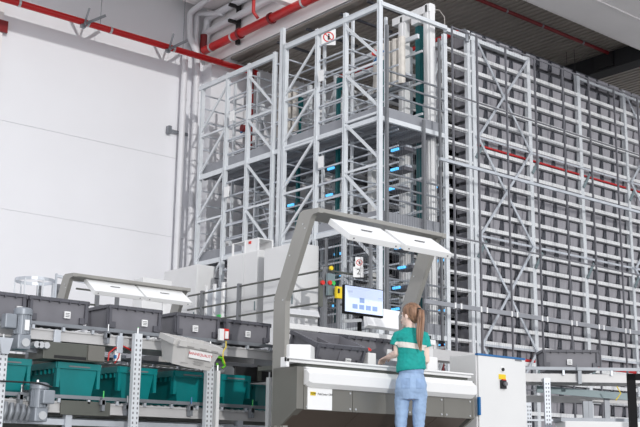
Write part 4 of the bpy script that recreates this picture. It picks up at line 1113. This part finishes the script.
# arms
SHL, ELL, WRL = V((-.122, .0, 1.345)), V((-.128, .01, 1.195)), V((-.212, .185, 1.182))
SHR, ELR, WRR = V((.098, .02, 1.345)), V((.118, .045, 1.135)), V((.07, .24, 1.16))
def arm(mb, a, b, c):
    mb.tube([a, a.lerp(b, .3), a.lerp(b, .7), b, b.lerp(c, .12), b.lerp(c, .35), b.lerp(c, .7), c], [.042, .040, .036, .032, .034, .034, .026, .021], 14)
arm(body, SHL, ELL, WRL); arm(body, SHR, ELR, WRR)
def hand(mb, w, d, side):
    d = d.normalized(); lat = d.cross(V((0, 0, 1))).normalized(); up = lat.cross(d)
    # palm
    rings = []
    for t, wd, th in ((-.01, .021, .017), (.02, .030, .014), (.055, .036, .013), (.078, .034, .011)):
        c = w+d*t-up*t*.15; rings.append([c+lat*wd*math.cos(2*PI*k/12)+up*th*math.sin(2*PI*k/12) for k in range(12)])
    mb.loft(rings)
    for i, (o, l) in enumerate(((-.026, .060), (-.009, .068), (.009, .064), (.025, .052))):
        b0 = w+d*.068+lat*o-up*.01
        p1 = b0+d*l*.45-up*l*.10+lat*o*.12; p2 = p1+d*l*.3-up*l*.28; p3 = p2+d*l*.15-up*l*.30
        mb.tube([b0-d*.02, b0, p1, p2, p3], [.0085, .0088, .0082, .0075, .0062], 8)
    b0 = w+d*.02+lat*side*.024-up*.004
    mb.tube([b0-d*.01, b0+lat*side*.018+d*.022-up*.008, b0+lat*side*.026+d*.045-up*.016, b0+lat*side*.022+d*.062-up*.022], [.012, .0105, .009, .007], 8)
hand(body, WRL, V((-.07, .105, -.012)), 1); hand(body, WRR, V((-.05, .1, -.03)), -1)
# head
FA = V((-.80, .60, 0)).normalized(); LA = V((-FA.y, FA.x, 0))   # forward, left
ax = (LA, FA); HCn = V((-.008, .012, 0))
def hp(fw, lt, z): return HCn+FA*fw+LA*lt+V((0, 0, z))
ellipsoid(body, hp(-.008, 0, 1.545), (.071, .088, .082), ax)
ellipsoid(body, hp(.028, 0, 1.50), (.058, .060, .075), ax)
ellipsoid(body, hp(.045, 0, 1.462), (.043, .044, .040), ax)
ellipsoid(body, hp(.074, 0, 1.436), (.018, .018, .016), ax)
ellipsoid(body, hp(.084, 0, 1.463), (.020, .014, .009), ax)
ellipsoid(body, hp(.094, 0, 1.490), (.013, .020, .012), ax)
ellipsoid(body, hp(.086, 0, 1.506), (.009, .018, .024), ax)
ellipsoid(body, hp(.072, 0, 1.545), (.042, .016, .012), ax)
for s in (-1, 1): ellipsoid(body, hp(-.002, s*.072, 1.508), (.010, .018, .029), ax)
remeshed(body, 'body', 'skin', person, .0052, 3)
for s in (-1, 1):
    e = MB(); ellipsoid(e, hp(.076, s*.027, 1.527), (.014, .010, .007), ax, 10, 8); e.build('eye', 'label_white', person, smooth=True)
    e2 = MB(); ellipsoid(e2, hp(.084, s*.027, 1.527), (.006, .004, .006), ax, 10, 8); e2.build('iris', 'black', person.children[-1] if False else None or person, smooth=True)
    MB().tube([hp(.080, s*.012, 1.545), hp(.083, s*.028, 1.549), hp(.070, s*.045, 1.543)], .0035, 6).build('eyebrow', 'hair', person)
lips = MB(); ellipsoid(lips, hp(.0965, 0, 1.4655), (.018, .004, .004), ax, 10, 8).build('lips', 'print_red', person, smooth=True)
# hair
h = MB(); n, m = 40, 26; rings = []
for i in range(1, m):
    t = PI*i/m; ring_ = []
    for k in range(n):
        a = 2*PI*k/n
        lt, fw, zz = .081*math.sin(t)*math.cos(a), .097*math.sin(t)*math.sin(a), -.092*math.cos(t)
        z = 1.545+zz; fwd = fw-.008
        limit = .066-.35*max(0, 1.60-z)                # hairline slopes back toward the ear
        sc = 1.
        if fwd > limit and z < 1.605: sc = .80
        if z < 1.50 and fwd > -.03: sc = .78
        strand = 1+.012*math.sin(11*math.atan2(lt, zz+.02)+3*fwd*30)
        ring_.append(HCn+FA*(fwd*sc)+LA*(lt*sc*strand)+V((0, 0, 1.545+zz*(sc if sc == 1 else .9)*strand)))
    rings.append(ring_)
h.loft(rings)
TIE = V((.058, -.068, 1.562))
ellipsoid(h, hp(-.045, 0, 1.50), (.055, .045, .05), ax)
h.tube([HCn+V((0.02, -.02, 1.57)), TIE], [.05, .022], 12)
hair = remeshed(h, 'hair', 'hair', person, .0045, 3)
pt = MB(); rnd = random.Random(2)
for k in range(26):
    a, q = rnd.uniform(0, 2*PI), rnd.uniform(0, 1)**.5
    def off(s): return V((math.cos(a)*q*s, math.sin(a)*q*s*.7, 0))
    end = rnd.uniform(-.02, .05)
    pt.tube([TIE+off(.010), V((.078, -.098, 1.55))+off(.020), V((.073, -.122, 1.47))+off(.026), V((.064, -.135, 1.38))+off(.028), V((.060, -.135, 1.30))+off(.022), V((.064, -.130, 1.245+end*.5))+off(.013), V((.072, -.125, 1.215+end))+off(.006)],
            [.008, .010, .0105, .010, .009, .006, .002], 7)
pt.build('ponytail', 'hair', person, smooth=True)
ellipsoid(MB(), (0, 0, 0), (1, 1, 1))
hb = MB(); hb.tube([TIE+V((-.008, .006, .004)), TIE+V((.010, -.012, -.004))], [.017, .017], 12); hb.build('hair_tie', 'black', person, smooth=True)
# shirt
sh_ = MB()
torso(sh_, .008, [(1.045, -.014, .0, .118, .098, .12), (1.07, -.014, .0, .122, .100, .12), (1.12, -.010, .0, .118, .094, .05), (1.18, -.008, 0, .108, .086, 0), (1.25, -.010, 0, .117, .088, 0), (1.32, -.012, .0, .126, .080, 0), (1.36, -.012, 0, .118, .062, 0), (1.388, -.012, 0, .080, .052, 0), (1.41, -.012, .002, .050, .048, 0)])
for (a, b) in ((SHL, ELL), (SHR, ELR)):
    d = (b-a)
    e = a+d*(.53 if a is SHL else .45)
    e = e+(V((-.008, 0, 0)) if a is SHL else V((.006, 0, 0)))
    sh_.tube([a+V((.04 if a is SHL else -.04, 0, .008)), a+V((0, 0, -.0)), a.lerp(e, .5), e], [.046, .050, .053, .058], 16)
shirt = remeshed(sh_, 'shirt', 'shirt', person, .0055, 3, noise=.007)
def patch(src, name, m, planes, off, keep=lambda c: True):
    bm = bmesh.new(); bm.from_mesh(src.data); bm.normal_update()
    for co_, no in planes:
        bmesh.ops.bisect_plane(bm, geom=bm.verts[:]+bm.edges[:]+bm.faces[:], plane_co=co_, plane_no=no, clear_inner=True)
    bmesh.ops.delete(bm, geom=[f_ for f_ in bm.faces if not keep(f_.calc_center_median())], context='FACES')
    for v in bm.verts: v.co += v.normal*off
    me = bpy.data.meshes.new(name); bm.to_mesh(me); bm.free(); me.materials.clear(); me.materials.append(M[m])
    for p in me.polygons: p.use_smooth = True
    return link(bpy.data.objects.new(name, me), person)
tl = V((.12, 0, 1)).normalized()
st = patch(shirt, 'reflective_stripe', 'stripe', [(V((0, 0, 1.228)), tl), (V((0, 0, 1.274)), -tl)], .003, lambda c: -.115 < c.x < .125 or c.y < -.05)
st['label'] = 'pale stripe around the shirt'
# jeans
j = MB()
torso(j, .004, [(.80, -.012, -.004, .118, .098, 0), (.86, -.012, -.012, .130, .112, 0), (.90, -.012, -.014, .132, .116, 0), (.95, -.012, -.010, .126, .106, 0), (1.0, -.010, 0, .110, .090, 0), (1.05, -.008, 0, .101, .084, .05), (1.065, -.008, 0, .098, .082, .05)])
for s in (-1, 1): j.loft([ering((x, y, z), rx+.003, ry+.003, 18) for z, x, y, rx, ry in LEG[s]])
jeans = remeshed(j, 'jeans', 'denim', person, .006, 2, noise=.006, seed=4)
dmk = 'denim_dark'; dm(dmk, (146, 172, 208), .85, noise=.1, scale=12, bump=.3)
for (xa, xb) in ((-.095, -.02), (.03, .10)):
    patch(jeans, 'back_pocket', dmk, [(V((xa, 0, 0)), V((1, 0, 0))), (V((xb, 0, 0)), V((-1, 0, 0))), (V((0, 0, .885)), V((0, 0, 1))), (V((0, 0, .975)), V((0, 0, -1)))], .002, lambda c: c.y < -.04)
patch(jeans, 'waistband', dmk, [(V((0, 0, 1.02)), V((0, 0, 1))), (V((0, 0, 1.055)), V((0, 0, -1)))], .003)
for s in (-1, 1):
    x = LEG[s][-1][1]; mb = MB(); ellipsoid(mb, (x, .05, .045), (.043, .125, .045)); mb.box((x, .05, .012), (.08, .24, .024)); remeshed(mb, 'shoe', 'black_steel', person, .008, 2)
print('objects', len(bpy.data.objects))
